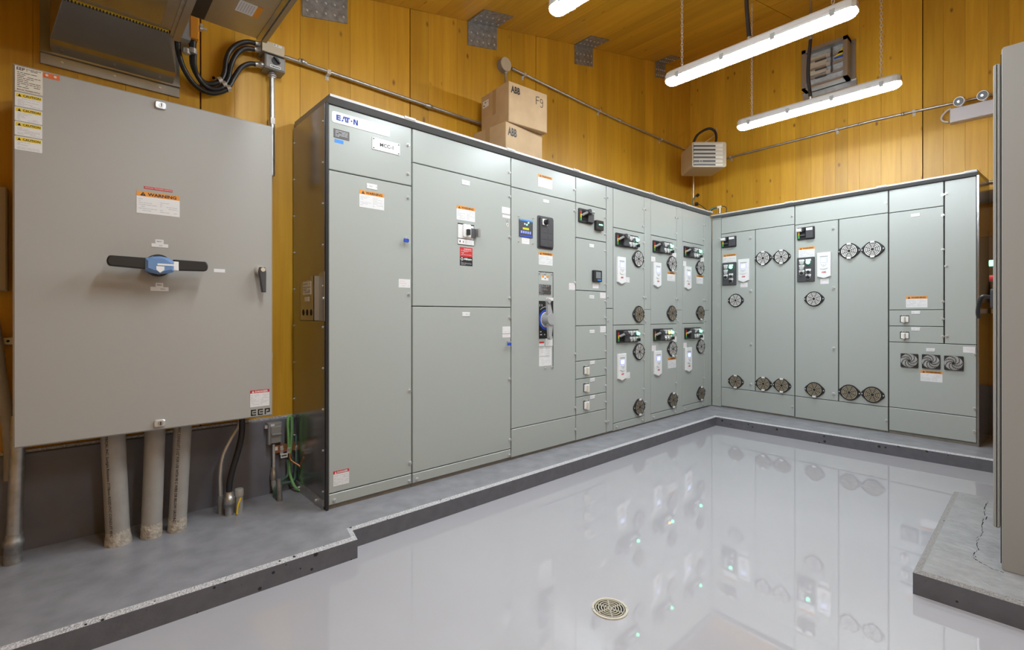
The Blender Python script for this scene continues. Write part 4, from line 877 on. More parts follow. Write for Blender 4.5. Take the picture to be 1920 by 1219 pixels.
# ------------------------------------------------------------------ conduits under the switch
PT = .1
def bottomlabel(): pass
for (bx, by), (tx, ty), r, lb, txt in (((231, 1013), (212, 818), .047, 'leftmost and thickest leaning grey plastic conduit under the large switch box', 'ELECTRICAL INC. Sunlight Resistant 3"/78mm RIGID PVC CONDUIT 90 C'),
                                       ((291, 1001), (291, 806), .043, 'middle plain grey plastic conduit under the large switch box', None),
                                       ((338, 990), (342.5, 800), .04, 'right grey plastic conduit with a print line under the large switch box', 'RIGID PVC CONDUIT 2 1/2" FOR USE WITH 90 C WIRE OR BELOW GROUND')):
    p0 = PZ(bx, by, PT) - FW * r * .6; p1 = PX(tx, ty, p0.x + (.02 if bx < 250 else 0)); p1 = p0 + (p1 - p0) * ((zb + .05 - p0.z) / (p1.z - p0.z))
    o = thing('pvc_conduit', lb, 'conduit', p0, 'grey conduits under the switch box')
    G().cyl(p0, p1, r, 'pvc', 24).build('pipe', o)
    dv = (p1 - p0).normalized()
    G().tube([p0 + dv * k for k in (0, .02, .045, .07)], [r * 1.16 if bx < 250 else r * 1.04, r * 1.12 if bx < 250 else r * 1.03, r * 1.03, r * 1.0], 'pvc_dirt', 20).build('cement_collar', o)
    if txt:
        # print running down the pipe on the side towards the room, wrapped on the curve
        g = G(); P, Fs = glyphs(txt, .01); L = (p1 - p0).length * .86; rightv = (RT - dv * RT.dot(dv)).normalized(); out = -FW; out = (out - dv * out.dot(dv)).normalized()
        vs = []
        for a, b in P:
            ang = (b - .5) * .32 + (.12 if bx < 250 else .25); q = p0 + dv * (L * (1.1 - a) ) ; vs.append(q + (rightv * math.sin(ang) + out * math.cos(ang)) * (r + .0006))
        g.raw(vs, Fs, 'ink'); g.build('print_line', o)
# steel conduit at the far left
p0 = PZ(24, 1056, PT); p1 = PX(33, 840, p0.x); p1 = p0 + (p1 - p0) * ((zb + .1 - p0.z) / (p1.z - p0.z)); dv = (p1 - p0).normalized()
o = thing('steel_conduit', 'bright steel conduit with a coupling at the far left, below the large switch box', 'conduit', p0)
G().cyl(p0, p1, .0255, 'galv', 18).build('pipe', o); G().tube([p0, p0 + dv * .075, p0 + dv * .08, p0 + dv * .1, p0 + dv * .105, p0 + dv * .13], [.031, .031, .036, .036, .031, .029], 'galv_dull', 16).build('coupling', o)
# small fittings right of the pvc pipes
zf = lambda x, y: PZ(x, y, PT)
o = thing('flexible_conduit', 'bent bare steel conduit rising to the switch box beside the black one', 'conduit', zf(413, 962))
p0 = zf(413.5, 963); G().tube(smooth([p0, p0 + V((0, 0, .12)), PX(413, 890, p0.x), PX(418, 855, p0.x), PX(432, 825, p0.x), PX(449, 795, p0.x), PX(450, 778, p0.x)], 5), .0105, 'steel', 10).build('pipe', o)
G().tube([p0, p0 + V((0, 0, .06)), p0 + V((0, 0, .065)), p0 + V((0, 0, .1))], [.014, .014, .018, .014], 'boxgrey', 12).build('coupling', o)
o = thing('black_conduit', 'black flexible conduit bending up into the switch box from a steel connector', 'conduit', zf(429, 966))
p0 = zf(430, 966); G().tube(smooth([p0 + V((0, 0, .1)), p0 + V((0, 0, .17)), PX(436, 880, p0.x), PX(445, 850, p0.x), PX(453, 815, p0.x), PX(454, 780, p0.x)], 5), .0155, 'rubber', 12).build('pipe', o)
G().tube([p0, p0 + V((0, 0, .06)), p0 + V((0, 0, .062)), p0 + V((0, 0, .1)), p0 + V((0, 0, .102)), p0 + V((0, 0, .13))], [.021, .021, .027, .027, .023, .02], 'galv', 14).build('connector', o)
G().tube(smooth([p0 + V((.03, .03, .005)), p0 + V((.03, .035, .05)), p0 + V((.028, .05, .09))], 5), .005, 'yellow', 8).build('yellow_wire', o)
o = thing('capped_conduit', 'short capped grey conduit stub behind the black conduit connector', 'conduit', zf(447, 961))
p0 = zf(448, 960); G().tube([p0, p0 + V((0, 0, .095))], .02, 'pvc', 14).build('stub', o); G().tube([p0 + V((0, 0, .09)), p0 + V((0, 0, .125)), p0 + V((0, 0, .13))], [.023, .023, .019], 'pvc', 14).build('cap', o)

# ------------------------------------------------------------------ ground bar, switch and wires beside the long row
F = CURB
u0, u1, v0, v1 = F.R(503, 795, 529, 831, .05); o = thing('outlet_box', 'small grey weatherproof outlet box low on the dark curb wall', 'outlet box', F.p((u0 + u1) / 2, v0, .02))
G(F).cbox(u0, u1, v0, v1, 0, .05, 'boxgrey', .004).build('case', o)
G(F).cbox(u0 + .012, u1 - .006, v0 + .008, v1 - .02, .05, .06, 'boxgrey', .004).build('lid', o); G(F).cbox(u0 + .014, u1 - .008, (v0 + v1) / 2 - .008, (v0 + v1) / 2 + .004, .06, .072, 'boxgrey', .003).build('lid_ridge', o)
g = G(F); g.box(u0 + .014, u0 + .035, v1 - .018, v1 - .006, .05, .0512, 'white'); g.box(u0 + .015, u1 - .01, v0 + .002, v0 + .01, .05, .0515, 'ink'); g.build('print', o)
G(F).box(u0 - .014, u0, v1 - .03, v1 - .012, .01, .035, 'steel').build('bolt', o)
g = G(); g.tube(on(F, [(513, 831, .03), (513.5, 877, .03)]), .0095, 'steel', 10); g.build('riser', o)
g = G(); q = on(F, [(513, 876, .03), (513, 884, .03), (513, 886, .03), (513, 899, .03)]); g.tube(q, [.014, .014, .019, .017], 'galv', 12); g.build('coupling', o)
g = G(); g.tube(smooth(on(F, [(513, 897, .03), (513.5, 910, .035), (517, 920, .05), (521, 930, .06)]), 5), .0145, 'pvc', 12); g.build('elbow', o)
u0, u1, v0, v1 = F.R(516, 841.5, 562, 836.5, .04); z0, z1 = F.uv(538, 847, .04)[1], F.uv(538, 832, .04)[1]
o = thing('ground_bar', 'copper ground bar with bolted cable lugs on the dark curb wall', 'ground bar', F.p((u0 + u1) / 2, z0, .03))
G(F).cbox(u0, u1, z0, z1, .03, .037, 'copper', .001).build('bar', o)
for x in (528, 541, 556):
    u = F.uv(x, 840, .04)[0]; g = G(F); g.box(u - .009, u + .009, z0 - .012, z1 - .008, .037, .041, 'steel'); g.disc(u, (z0 + z1) / 2, .041, .052, .01, 'steel', n=6); g.build('lug', o)
for x in (518, 559): u = F.uv(x, 840, .04)[0]; G(F).disc(u, (z0 + z1) / 2, 0, .03, .008, 'cream', n=10).build('standoff', o)
u0b, u1b, v0b, v1b = F.R(527, 852, 540, 857.5, .05); g = G(F); g.box(u0b, u1b, v0b, v1b, .042, .044, 'white'); g.greek(u0b + .005, u1b - .005, v0b + .003, v1b - .003, 1, .0443, 'ink', .5); g.build('tag', o)
u0b, u1b, v0b, v1b = F.R(517, 839, 522, 845, .05); G(F).box(u0b, u1b, v0b, v1b, .037, .039, 'white').build('tag', o)
def wirething(label, pts, r, m, base, extra=None):
    t = G().tube(smooth(on(F, pts), 6), r, m, 8).build('ground_wire', None); tag(t, label, 'wire', 'ground wires by the copper bar'); return t
wirething('bright green ground wire looping high above the copper bar', [(541, 838, .05), (540.5, 815, .055), (539.5, 795, .055), (541, 782, .05), (545, 781, .05), (547, 790, .045), (546.5, 815, .04), (545, 840, .035), (543, 870, .035), (543, 885, .035), (547, 900, .05), (553, 913, .09), (562, 919, .12), (571, 920, .13)], .0085, 'wire', 0)
wirething('thin dark green wire arching from the copper bar to the wall', [(555, 838, .045), (555, 822, .045), (558, 810, .04), (561, 797, .035), (559, 785, .03), (553, 781, .025), (546, 779.5, .02)], .0055, 'wiredark', 0)
wirething('dark green cable dropping from the copper bar and bending to the floor on the left', [(556, 845, .045), (555, 865, .05), (553.5, 885, .05), (552, 898, .05), (545, 904, .05), (532, 906, .06), (522, 912, .08), (517, 921, .09), (516, 930, .1), (518.5, 938, .1)], .0085, 'wiredark', 0)
wirething('grey-green cable curving to the floor below the outlet box', [(539, 862, .03), (540, 880, .03), (538, 893, .035), (528, 901, .06), (519, 910, .09), (514.5, 920, .1), (514.5, 930, .1), (517, 937, .1)], .0075, 'wiredark', 0)
wirething('brown bare copper braid hanging off the middle lug towards the cabinet', [(543, 850, .05), (545, 862, .06), (552, 868, .08), (560, 873, .1), (566, 880, .12), (568, 890, .13), (568.5, 897, .13)], .007, 'copper', 0)
p0 = PZ(525, 939, PT); t = G().tube([p0, p0 + V((0, -.003, .06)), p0 + V((.0, -.006, .13))], [.0145, .0145, .0145], 'galv_dull', 12).build('conduit_stub'); tag(t, 'short steel conduit stub at the foot of the green cables', 'conduit')

# ------------------------------------------------------------------ wall conduits, boxes and black flexible runs (left wall)
F = WL
def emt(name, label, pts, r, straps, group='steel conduits on the walls', couplings=(), face=None):
    f = face or F; P = on(f, pts); o = thing(name, label, 'conduit', P[0], group); G().tube(P if len(P) < 3 else smooth(P, 5), r, 'galv', 12).build('pipe', o)
    for x, y, d in straps:
        q = on(f, [(x, y, d)])[0]; u, v = f.uv(x, y, d); g = G(f); g.box(u - .012, u + .012, v - r - .03, v + r + .002, 0, .003, 'steel'); g.box(u - .012, u + .012, v - r - .002, v + r + .002, 0, d + r + .0015, 'steel'); g.disc(u, v - r - .018, .003, .008, .006, 'steel', n=8); g.build('strap', o)
    for (x0, y0), (x1, y1) in couplings:
        A, B = on(f, [(x0, y0, pts[0][2]), (x1, y1, pts[0][2])]); d = B - A; G().tube([A, A + d * .3, A + d * .32, A + d * .68, A + d * .7, B], [r * 1.3, r * 1.3, r * 1.55, r * 1.55, r * 1.3, r * 1.3], 'galv', 10).build('coupling', o)
    return o
emt('steel_conduit', 'long steel conduit sloping in view from the wall boxes to behind the cardboard boxes', [(533, 106.5, .03), (640, 143, .03), (760, 184, .03), (905, 233.5, .03)], .0125, [(616, 136, .03)], couplings=[((560, 113.5), (574, 119)), ((797, 197), (812, 202))])
emt('steel_conduit', 'upright steel conduit dropping from the grey wall box to behind the switch box', [(509.5, 138, .05), (509.8, 236, .05), (510, 330, .05)], .0165, [(510, 228, .05)], couplings=[((510, 138), (510, 147))])
emt('steel_conduit', 'steel conduit from the round box along the left wall to the heater corner', [(960, 128, .03), (1060, 177, .03), (1170, 230, .03), (1287, 281.5, .03)], .011, [(984, 140, .03), (1125, 208, .03), (1240, 261.5, .03)], couplings=[((962, 129), (966, 131)), ((1158, 224), (1166, 228))])
emt('steel_conduit', 'short steel conduit stub under the round box, behind the cardboard box', [(948, 131, .03), (948.5, 175, .03)], .011, [], couplings=[((948, 131), (948, 138))])
u, v = F.uv(949.5, 120, .06); g = G(F); o = thing('round_box', 'round brown junction box on the left wall above the cardboard boxes', 'junction box', F.p(u, v, 0)); g.disc(u, v, 0, .055, .06, 'boxgrey', n=24); g.build('case', o); G(F).disc(u, v, .055, .062, .062, 'heater', .058, n=24).build('lid', o)
# two boxes
a = F.uv(490, 82, .1); b = F.uv(533, 108, .1)
u0, u1 = F.uv(491, 90, .1)[0], F.uv(533, 100, .1)[0]; v1 = zl(F, (533, 86)) ; v1 = F.uv(533, 88.5, .1)[1]; v0 = F.uv(533, 108.5, .1)[1]
o = thing('junction_box', 'upper tan-grey junction box with two black conduits on the left wall', 'junction box', F.p((u0 + u1) / 2, v0, 0), 'wall boxes over the switch box')
G(F).cbox(u0, u1, v0, v1, 0, .1, 'boxgrey', .004).build('case', o); G(F).cbox(u0, u1, v0, v1, .1, .106, 'heater', .002).build('lid', o)
g = G(F); w = u1 - u0; g.box(u0 + w * .5, u1 - w * .12, v1 - .018, v1 - .004, .106, .107, 'white'); g.greek(u0 + w * .52, u1 - w * .14, v1 - .016, v1 - .006, 1, .1073, 'ink', .5); g.build('label', o)
U0b, V0b = u0, v0
u0, u1 = F.uv(497, 120, .1)[0], F.uv(535.5, 120, .1)[0]; v1 = F.uv(533, 110.5, .1)[1]; v0 = F.uv(533, 136, .1)[1]
o = thing('disconnect_switch', 'lower grey switch box with a dark rotary knob on the left wall', 'switch box', F.p((u0 + u1) / 2, v0, 0), 'wall boxes over the switch box')
G(F).cbox(u0, u1, v0, v1, 0, .1, 'boxgrey', .008).build('case', o); g = G(F); uc, vc = (u0 + u1) / 2, (v0 + v1) / 2 + .01; g.disc(uc, vc, .1, .106, .022, 'charcoal', n=18); g.prism([(uc - .016, vc + .014), (uc + .02, vc - .018), (uc + .024, vc - .012), (uc - .008, vc + .02)], .106, .124, 'charcoal'); g.build('rotary_knob', o)
g = G(F); g.box(uc - .03, uc + .03, v0 + .008, v0 + .024, .1, .101, 'white'); g.greek(uc - .026, uc + .026, v0 + .01, v0 + .022, 1, .1013, 'ink', .5); g.build('label', o)
def flex(label, pts, r=.0135, con=()):
    P = on(F, pts); o = thing('flexible_conduit', label, 'conduit', P[-1], 'black flexible conduits on the left wall'); G().tube(smooth(P, 7), r, 'rubber', 12).build('hose', o)
    d = (P[-1] - P[-2]).normalized(); G().tube([P[-1] - d * .012, P[-1] + d * .012, P[-1] + d * .014, P[-1] + d * .034], [r * 1.25, r * 1.25, r * 1.45, r * 1.4], 'galv', 12).build('connector', o); return o
flex('topmost black flexible conduit, ending in the upper wall box', [(360, 100, .1), (361, 120, .09), (369, 140, .06), (384, 155, .05), (400, 157, .05), (414, 150, .05), (421, 135, .05), (424, 112, .05), (432, 94, .05), (447, 82.5, .055), (465, 78.5, .06), (482, 82, .06)])
flex('middle black flexible conduit, ending low in the upper wall box', [(364, 100, .12), (364, 122, .1), (370, 142, .07), (384, 160, .055), (400, 167, .05), (416, 164, .05), (428, 146, .05), (433, 122, .05), (444, 101, .05), (460, 91, .055), (481, 93, .06)])
flex('lowest black flexible conduit, sweeping from the duct to the lower wall box', [(333, 62, .12), (334, 90, .1), (341, 120, .08), (356, 148, .06), (374, 166, .05), (395, 174.5, .05), (412, 173, .05), (427, 165, .05), (439, 145, .05), (452, 127, .055), (468, 119.5, .06), (482, 121, .06)])
P = on(F, [(399, 147, .0), (407, 150, .0)]); u0, v0 = F.uv(400, 147, 0); u1, v1 = F.uv(428, 166, .02)
g = G(F); g.bar((u0, v0), (u1, v1), .024, 0, .006, 'steel'); g.disc(u0, v0, .006, .012, .008, 'hole', n=8)
for x, y in ((412, 151), (420, 158.5), (428, 166)):
    A = on(F, [(x - 3.5, y - 4.0, .05), (x + 3.5, y + 4.0, .05)]); cdir = V((0, 1, .62)).normalized(); c = on(F, [(x, y, .05)])[0]; g2 = None
    g.fr = Matrix(); g.tube([c - cdir * .011, c + cdir * .011], .0195, 'steel', 12); g.fr = F.m
t = g.build('conduit_clamp'); tag(t, 'steel three-way clamp holding the black conduits to the left wall', 'clamp')

# ------------------------------------------------------------------ sheet metal ducts top left
o = thing('intake_duct', 'shiny sheet metal duct hood flanged to the left wall above the switch box', 'duct', (-3.25, .17, 2.41))
g = G(F)
g.prism([(-.108, 2.405), (.449, 2.405), (.449, 2.457), (-.108, 2.457)], .001, .012, 'sheet_m', .002); fl_ = g.build('bottom_flange', o)
for y in (-.03, .17, .36): G(F).disc(y, 2.432, .012, .017, .006, 'steel', n=8).build('screw', fl_)
G(F).box(-.108, .449, 2.457, 2.466, .001, .03, 'sheet_m').build('flange_angle', o)
G(F).box(.415, .449, 2.466, 3.05, .001, .012, 'sheet_m').build('side_flange', o); G(F).box(-.108, -.07, 2.466, 2.9, .001, .012, 'sheet_m').build('side_flange', o)
x0, x1, x2 = -3.238, -3.10, -2.86
g = G(); g.raw([(x0, -.066, 2.462), (x0, .412, 2.462), (x1, .412, 2.478), (x1, -.066, 2.478)], [(0, 1, 2, 3)], 'sheet'); g.raw([(x0, -.066, 2.466), (x0, .412, 2.466), (x1, .412, 2.482), (x1, -.066, 2.482)], [(3, 2, 1, 0)], 'sheet'); g.build('soffit', o)
zz = 2.565
g = G(); q = [(x1, -.066, 2.478), (x1, .412, 2.478), (x2, .35, zz), (x2, -.022, zz)]; g.raw(q + [(a, b, c + .004) for a, b, c in q], [(0, 1, 2, 3), (7, 6, 5, 4), (0, 4, 5, 1), (1, 5, 6, 2), (2, 6, 7, 3), (3, 7, 4, 0)], 'sheet'); g.build('sloped_panel', o)
g = G(); q = [(x0, .412, 2.466), (x1, .412, 2.478), (x2, .35, zz), (x2, .35, 2.9), (x0, .412, 3.0)]; g.raw(q + [(a, b + .004, c) for a, b, c in q], [(0, 1, 2, 3, 4), (9, 8, 7, 6, 5), (0, 5, 6, 1), (1, 6, 7, 2), (2, 7, 8, 3), (3, 8, 9, 4), (4, 9, 5, 0)], 'sheet_m'); g.build('right_cheek', o)
g = G(); q = [(x0, -.066, 2.466), (x1, -.066, 2.478), (x2, -.022, zz), (x2, -.022, 2.9), (x0, -.066, 3.0)]; g.raw(q + [(a, b - .004, c) for a, b, c in q], [(4, 3, 2, 1, 0), (5, 6, 7, 8, 9), (0, 1, 6, 5), (1, 2, 7, 6), (2, 3, 8, 7), (3, 4, 9, 8), (4, 0, 5, 9)], 'sheet_m'); g.build('left_cheek', o)
g = G(); g.tube([(x2 + .003, -.05, zz + .006), (x2 + .003, .352, zz + .006)], .007, 'yellow', 6); 
for k in range(34): y = -.045 + k * .0118; g.box(x2 - .004, x2 + .011, y, y + .005, zz - .003, zz + .002, 'ink')
g.build('yellow_gasket', o)
# the damper box hanging in front of the hood
zd = 2.572
e = PZ(342, 62, zd); yr = e.y
o = thing('damper_box', 'sheet metal damper box hung in front of the duct hood at the top left', 'duct', (-2.6, .1, zd))
g = G(); g.box(x2 + .012, -2.30, -.6, yr - .045, zd, zd + .3, 'sheet_m'); g.build('casing', o)
g = G(); g.box(x2 + .06, -2.33, -.6, yr - .09, zd - .006, zd, 'sheet'); g.build('bottom_panel', o)
g = G(); g.box(x2 - .03, -2.28, yr - .045, yr - .03, zd - .004, zd + .3, 'galv'); g.box(x2 - .05, -2.28, yr - .03, yr, zd - .012, zd + .3, 'sheet_m'); g.build('end_channel', o)
for xx in (-2.8, -2.35): 
    for yy in (-.3, .25): G().cyl((xx, yy, zd + .29), (xx, yy, CEIL(yy) + .005), .005, 'steel', 8).build('hanger_rod', o)
# actuator on the wall side
o2 = thing('damper_actuator', 'orange and grey damper actuator beside the duct hood', 'actuator', (-3.12, .44, 2.6))
f = Face((-3.08, 0, 0), (0, 1, 0)); a = f.R(345, 36, 357.5, 76); b = f.R(356.5, 36, 372, 74.5)
G(f).box(a[0] - .02, a[1], a[2], a[3] + .03, -.16, 0, 'greyplastic').build('grey_case', o2); G(f).cbox(b[0], b[1], b[2], b[3] + .02, -.16, .004, 'orange', .003).build('orange_case', o2)
q = on(f, [(372, 50, -.03), (388, 56, -.03)]); G().cyl(q[0], q[1], .006, 'steel', 10).build('shaft', o2); g = G(); p_ = q[0] + (q[1] - q[0]) * .15; g.cyl(p_, p_ + (q[1] - q[0]).normalized() * .012, .022, 'steel', 10); g.build('shaft_clamp', o2)
q = on(f, [(361, 75, -.04), (361, 92, -.04)]); G().tube([q[0], q[1]], [.02, .016], 'black', 10).build('cable_gland', o2); q = on(f, [(361, 92, -.04), (361, 101, -.04)]); g = G(); g.cyl(q[0], q[1], .022, 'steel', 8); g.cyl(q[0] + V((0, -.028, -.01)), q[1] + V((0, -.028, -.01)), .018, 'steel', 8); g.build('hose_nut', o2)
G(f).box(a[0] - .1, a[0] - .01, a[3] - .02, a[3] + .01, -.16, -.02, 'galv').build('mounting_bracket', o2)
# second duct, further right
z2 = 2.665; c0 = PX(500, 79, -2.78); z2 = c0.z; x3 = -2.78; y3 = c0.y
o3 = thing('exhaust_duct', 'flat sheet metal duct box at the top with a white and orange label underneath', 'duct', (-2.5, .6, z2))
yl = PX(352, 27, x3).y; xf = PZ(566, 4, z2).x + .25
G().box(x3, xf, yl, y3 - .03, z2, z2 + .3, 'sheet_m').build('casing', o3)
g = G(); g.box(x3, xf, y3 - .03, y3 - .022, z2 + .004, z2 + .3, 'galv_dull'); g.box(x3 - .006, xf, y3 - .022, y3, z2 - .004, z2 + .3, 'sheet_m'); g.box(x3 - .006, xf, y3 - .05, y3 - .03, z2 - .004, z2, 'sheet'); g.build('end_channel', o3)
g = G(); lf = PZ(440, 18, z2); lf2 = PZ(474, 14, z2); g.box(lf.x - .0, lf.x + .1, lf.y - .0, lf.y + .075, z2 - .0015, z2, 'white'); g.box(lf.x + .0, lf.x + .1, lf.y + .075, lf.y + .1, z2 - .0015, z2, 'orange')
for k in range(6): g.box(lf.x + .01, lf.x + .09, lf.y + .008 + k * .011, lf.y + .011 + k * .011, z2 - .002, z2 - .0014, 'greyink')
g.build('duct_label', o3)
G().box(x3 + .04, x3 + .3, yl - .06, yl + .06, z2 - .02, z2 + .06, 'black').build('mounting_foot', o3)
for xx in (-2.7, -2.3):
    for yy in (yl + .06, y3 - .08): G().cyl((xx, yy, z2 + .29), (xx, yy, CEIL(yy) + .005), .005, 'steel', 8).build('hanger_rod', o3)

# ------------------------------------------------------------------ things at the far left behind the switch box
u0, u1, v0, v1 = WL.R(-30, 345, 13, 545, .1); tag(G(WL).cbox(u0, u1, v0, v1, 0, .1, 'beige', .005).build('wall_box'), 'tan wall box cut by the left edge of the picture', 'electrical box')
q = on(WL, [(-14, 600, .06), (-6, 650, .06), (0, 700, .06), (8, 750, .06), (16, 800, .06), (20, 845, .06), (20, 900, .06)]); tag(G().tube(smooth(q, 5), .024, 'pvc', 12).build('grey_conduit'), 'thick grey flexible conduit curving down behind the switch box', 'conduit')
u0, u1, v0, v1 = WL.R(-30, 633, 30, 647, .03); g = G(WL); g.cbox(u0, u1, v0, v1, 0, .03, 'galv', .004); g.disc(WL.uv(15, 640, .03)[0], (v0 + v1) / 2, .03, .032, .006, 'hole', n=8); tag(g.build('strut_rail'), 'short galvanised strut rail on the left wall behind the switch box', 'rail')

# ------------------------------------------------------------------ angle brackets at the ceiling line
def bracket(x0, x1, label, drop=.2):
    ya, yb = WL.uv(x0, 60)[0], WL.uv(x1, 60)[0]
    o = thing('angle_bracket', label, 'bracket', (-3.25, (ya + yb) / 2, CEIL((ya + yb) / 2)), 'steel angle brackets along the left wall top')
    z = lambda y: CEIL(y) - .001
    g = G(WL); g.prism([(ya, z(ya) - drop), (yb, z(yb) - drop), (yb, z(yb)), (ya, z(ya))], .0012, .007, 'galv_dull'); g.build('wall_leaf', o)
    g = G(); q = [(-3.249, ya, z(ya) - .006), (-3.249, yb, z(yb) - .006), (-3.03, yb, z(yb) - .006), (-3.03, ya, z(ya) - .006)]; g.raw(q + [(a, b, c + .006) for a, b, c in q], [(3, 2, 1, 0), (4, 5, 6, 7), (0, 1, 5, 4), (1, 2, 6, 5), (2, 3, 7, 6), (3, 0, 4, 7)], 'galv_dull'); g.build('ceiling_leaf', o)
    for k in range(5):
        y = ya + (yb - ya) * (k + .5) / 5
        for dz in (.09, .16): G(WL).disc(y, z(y) - dz, .007, .011, .008, 'steel', n=8).build('nail_head', o)
        for dx in (.06, .14): G().cyl((-3.25 + dx, y, z(y) - .006), (-3.25 + dx, y, z(y) - .011), .008, 'steel', 8).build('nail_head', o)
bracket(566, 651, 'steel angle bracket at the ceiling, above the left end of the long cabinet row')
bracket(877, 931, 'steel angle bracket at the ceiling above the cardboard boxes')
bracket(1077, 1111, 'steel angle bracket at the ceiling left of the long lamp, third from the left')
bracket(1228, 1247, 'steel angle bracket nearest the back corner of the ceiling', .19)

# ------------------------------------------------------------------ ceiling lamps on chains
def chain(a, b, wire=.0024, L=.032):
    g = G(); a, b = V(a), V(b); n = max(3, int((b - a).length / (L * .78))); t = (b - a) / n; d = t.normalized(); x = V((1, 0, 0)); y = V((0, 1, 0))
    for i in range(n):
        c = a + t * (i + .5); s = x if i % 2 else y
        pts = [c + s * (.0085 * math.cos(q)) + d * (L * .5 * math.sin(q)) for q in [2 * math.pi * k / 8 for k in range(9)]]
        g.tube(pts, wire, 'steel', 4, False)
    return g
def lamp(x0, x1, y, z, label, cabx=None, vis=True, ca=.13):
    xm = (x0 + x1) / 2; o = thing('ceiling_light', label, 'light', (xm, y, z), 'long enclosed lamps hung on chains')
    def prof(hw, zz): return [(hw * a, zz + b) for a, b in ()]
    pr = [(-.05, .012), (-.058, -.005), (-.05, -.02)]
    hs = [(-.06, -.006), (-.062, .006), (-.056, .04), (-.042, .056), (.042, .056), (.056, .04), (.062, .006), (.06, -.006)]
    df = [(-.054, -.006), (-.052, -.02), (-.04, -.036), (-.02, -.045), (0, -.047), (.02, -.045), (.04, -.036), (.052, -.02), (.054, -.006)]
    def ext(P, name, m, caps):
        g = G(); n = len(P); xs = [(x0, .5), (x0 + .02, .85), (x0 + .05, 1), (x1 - .05, 1), (x1 - .02, .85), (x1, .5)]
        vs = [(x, y + a * k, z + b * (k if b < 0 else (.6 + .4 * k))) for x, k in xs for a, b in P]
        fs = [(i * n + j, i * n + (j + 1) % n, (i + 1) * n + (j + 1) % n, (i + 1) * n + j) for i in range(len(xs) - 1) for j in range(n)]
        fs += [tuple(range(n - 1, -1, -1)), tuple(range((len(xs) - 1) * n, len(xs) * n))]
        g.raw(vs, fs, m); return g.build(name, o)
    ext(hs, 'housing', 'housing', 1); ext(df[::-1], 'diffuser', 'lamp', 1)
    for k in range(4):
        x = x0 + .12 + k * (x1 - x0 - .24) / 3
        for s in (-1, 1): G().box(x - .014, x + .014, y + s * .061 - .004, y + s * .061 + .004, z - .022, z + .02, 'greyplastic').build('clip', o)
    if vis:
        for x in (x0 + ca, x1 - ca):
            g = chain((x, y, z + .06), (x, y, CEIL(y) - .002)); g.build('chain', o); G().box(x - .02, x + .02, y - .012, y + .012, z + .054, z + .064, 'steel').build('hanger_clip', o)
        if cabx:
            zt_ = CEIL(y) if cabx[1] is None else cabx[1]
            x = cabx[0]; G().tube(smooth([(x, y, z + .07), (x - .02, y, z + .07 + (zt_ - z) * .4), (x - .0, y, zt_ - .0)], 6), .0145, 'rubber', 10).build('supply_hose', o)
            G().tube([(x, y, z + .054), (x, y, z + .07), (x, y, z + .088)], [.013, .018, .017], 'galv', 10).build('hose_connector', o)
            if cabx[1]: G().tube([(x, y, zt_ - .02), (x, y, zt_ + .03), (x, y, zt_ + .031), (x, y, CEIL(y))], [.019, .019, .012, .012], 'galv', 10).build('riser', o)
X0, X1, LZ = -2.045, -.765, 3.075
lamp(X0, X1, 3.555, LZ, 'brightest long lamp, the upper of the two full ones', (PY(1405, 70, 3.555).x, None))
lamp(X0, X1, 4.908, LZ - .01, 'long lamp hanging lower right, in front of the square wall louvre', (PY(1520, 185, 4.908).x, PY(1526, 68, 4.908).z))
lamp(X0, X1, 2.2, LZ, 'long lamp cut by the top edge of the picture', None)
lamp(X0, X1, .85, LZ - .02, 'added unseen long lamp above the view, brightening the switch box', None)  # added lamp outside the view, there to brighten the switch box
lamp(.45, 1.72, .6, LZ - .05, 'added unseen long lamp right of the camera, for more brightness', None)  # another added lamp, unseen, lifting the light on floor and switch box

# ------------------------------------------------------------------ square louvre on the back wall
F = WB
la = F.uv(1511, 186)[0]; u0, u1 = F.uv(1504, 110)[0], F.uv(1606, 100)[0]
f = Face((0, 6.25 - .17, 0), (1, 0, 0)); a0, a1 = f.uv(1503, 150)[0], f.uv(1589, 100)[0]; zT = f.uv(1589, 65)[1]; zB = f.uv(1589, 143)[1]
o = thing('wall_louvre', 'square sheet metal damper louvre high on the back wall behind the lamps', 'louvre', (0.5 * (a0 + a1), 6.25, zB))
W = a1 - a0; Hh = zT - zB; t = .04
g = G(f); g.box(a0, a1, zT - t, zT, -.17, 0, 'sheet_m'); g.box(a0, a1, zB, zB + t * .4, -.17, 0, 'sheet_m'); g.box(a0, a0 + t, zB, zT, -.17, 0, 'sheet_m'); g.box(a1 - t, a1, zB, zT, -.17, 0, 'sheet_m'); g.box(a0, a1, zB, zT, -.168, -.16, 'sheet_m'); g.build('frame', o)
g = G(WB); g.box(a0 - .03, a1 + .05, zB - .06, zB - .0, .001, .03, 'galv'); g.box(a0 - .03, a1 + .05, zB - .0, zB + .01, .001, .05, 'sheet_m'); g.box(a1, a1 + .04, zB, zT, .001, .02, 'sheet_m'); g.build('flange', o)
for k in range(4):
    z0_ = zB + .03 + k * (Hh - .07) / 4; hB = (Hh - .07) / 4
    g = G(f); g.raw([(a0 + t, z0_ + .012, -.1), (a1 - t, z0_ + .012, -.1), (a1 - t, z0_ + hB, -.08), (a0 + t, z0_ + hB, -.08)], [(0, 1, 2, 3)], 'galv_dull'); g.box(a0 + t, a1 - t, z0_ - .008, z0_ + .016, -.09, -.06, 'galv'); g.build('blade', o)
g = G(f); uc = (a0 + a1) / 2 + .06; g.box(uc - .006, uc + .006, zB + .12, zT - .05, -.055, -.045, 'charcoal'); g.build('linkage_rod', o)
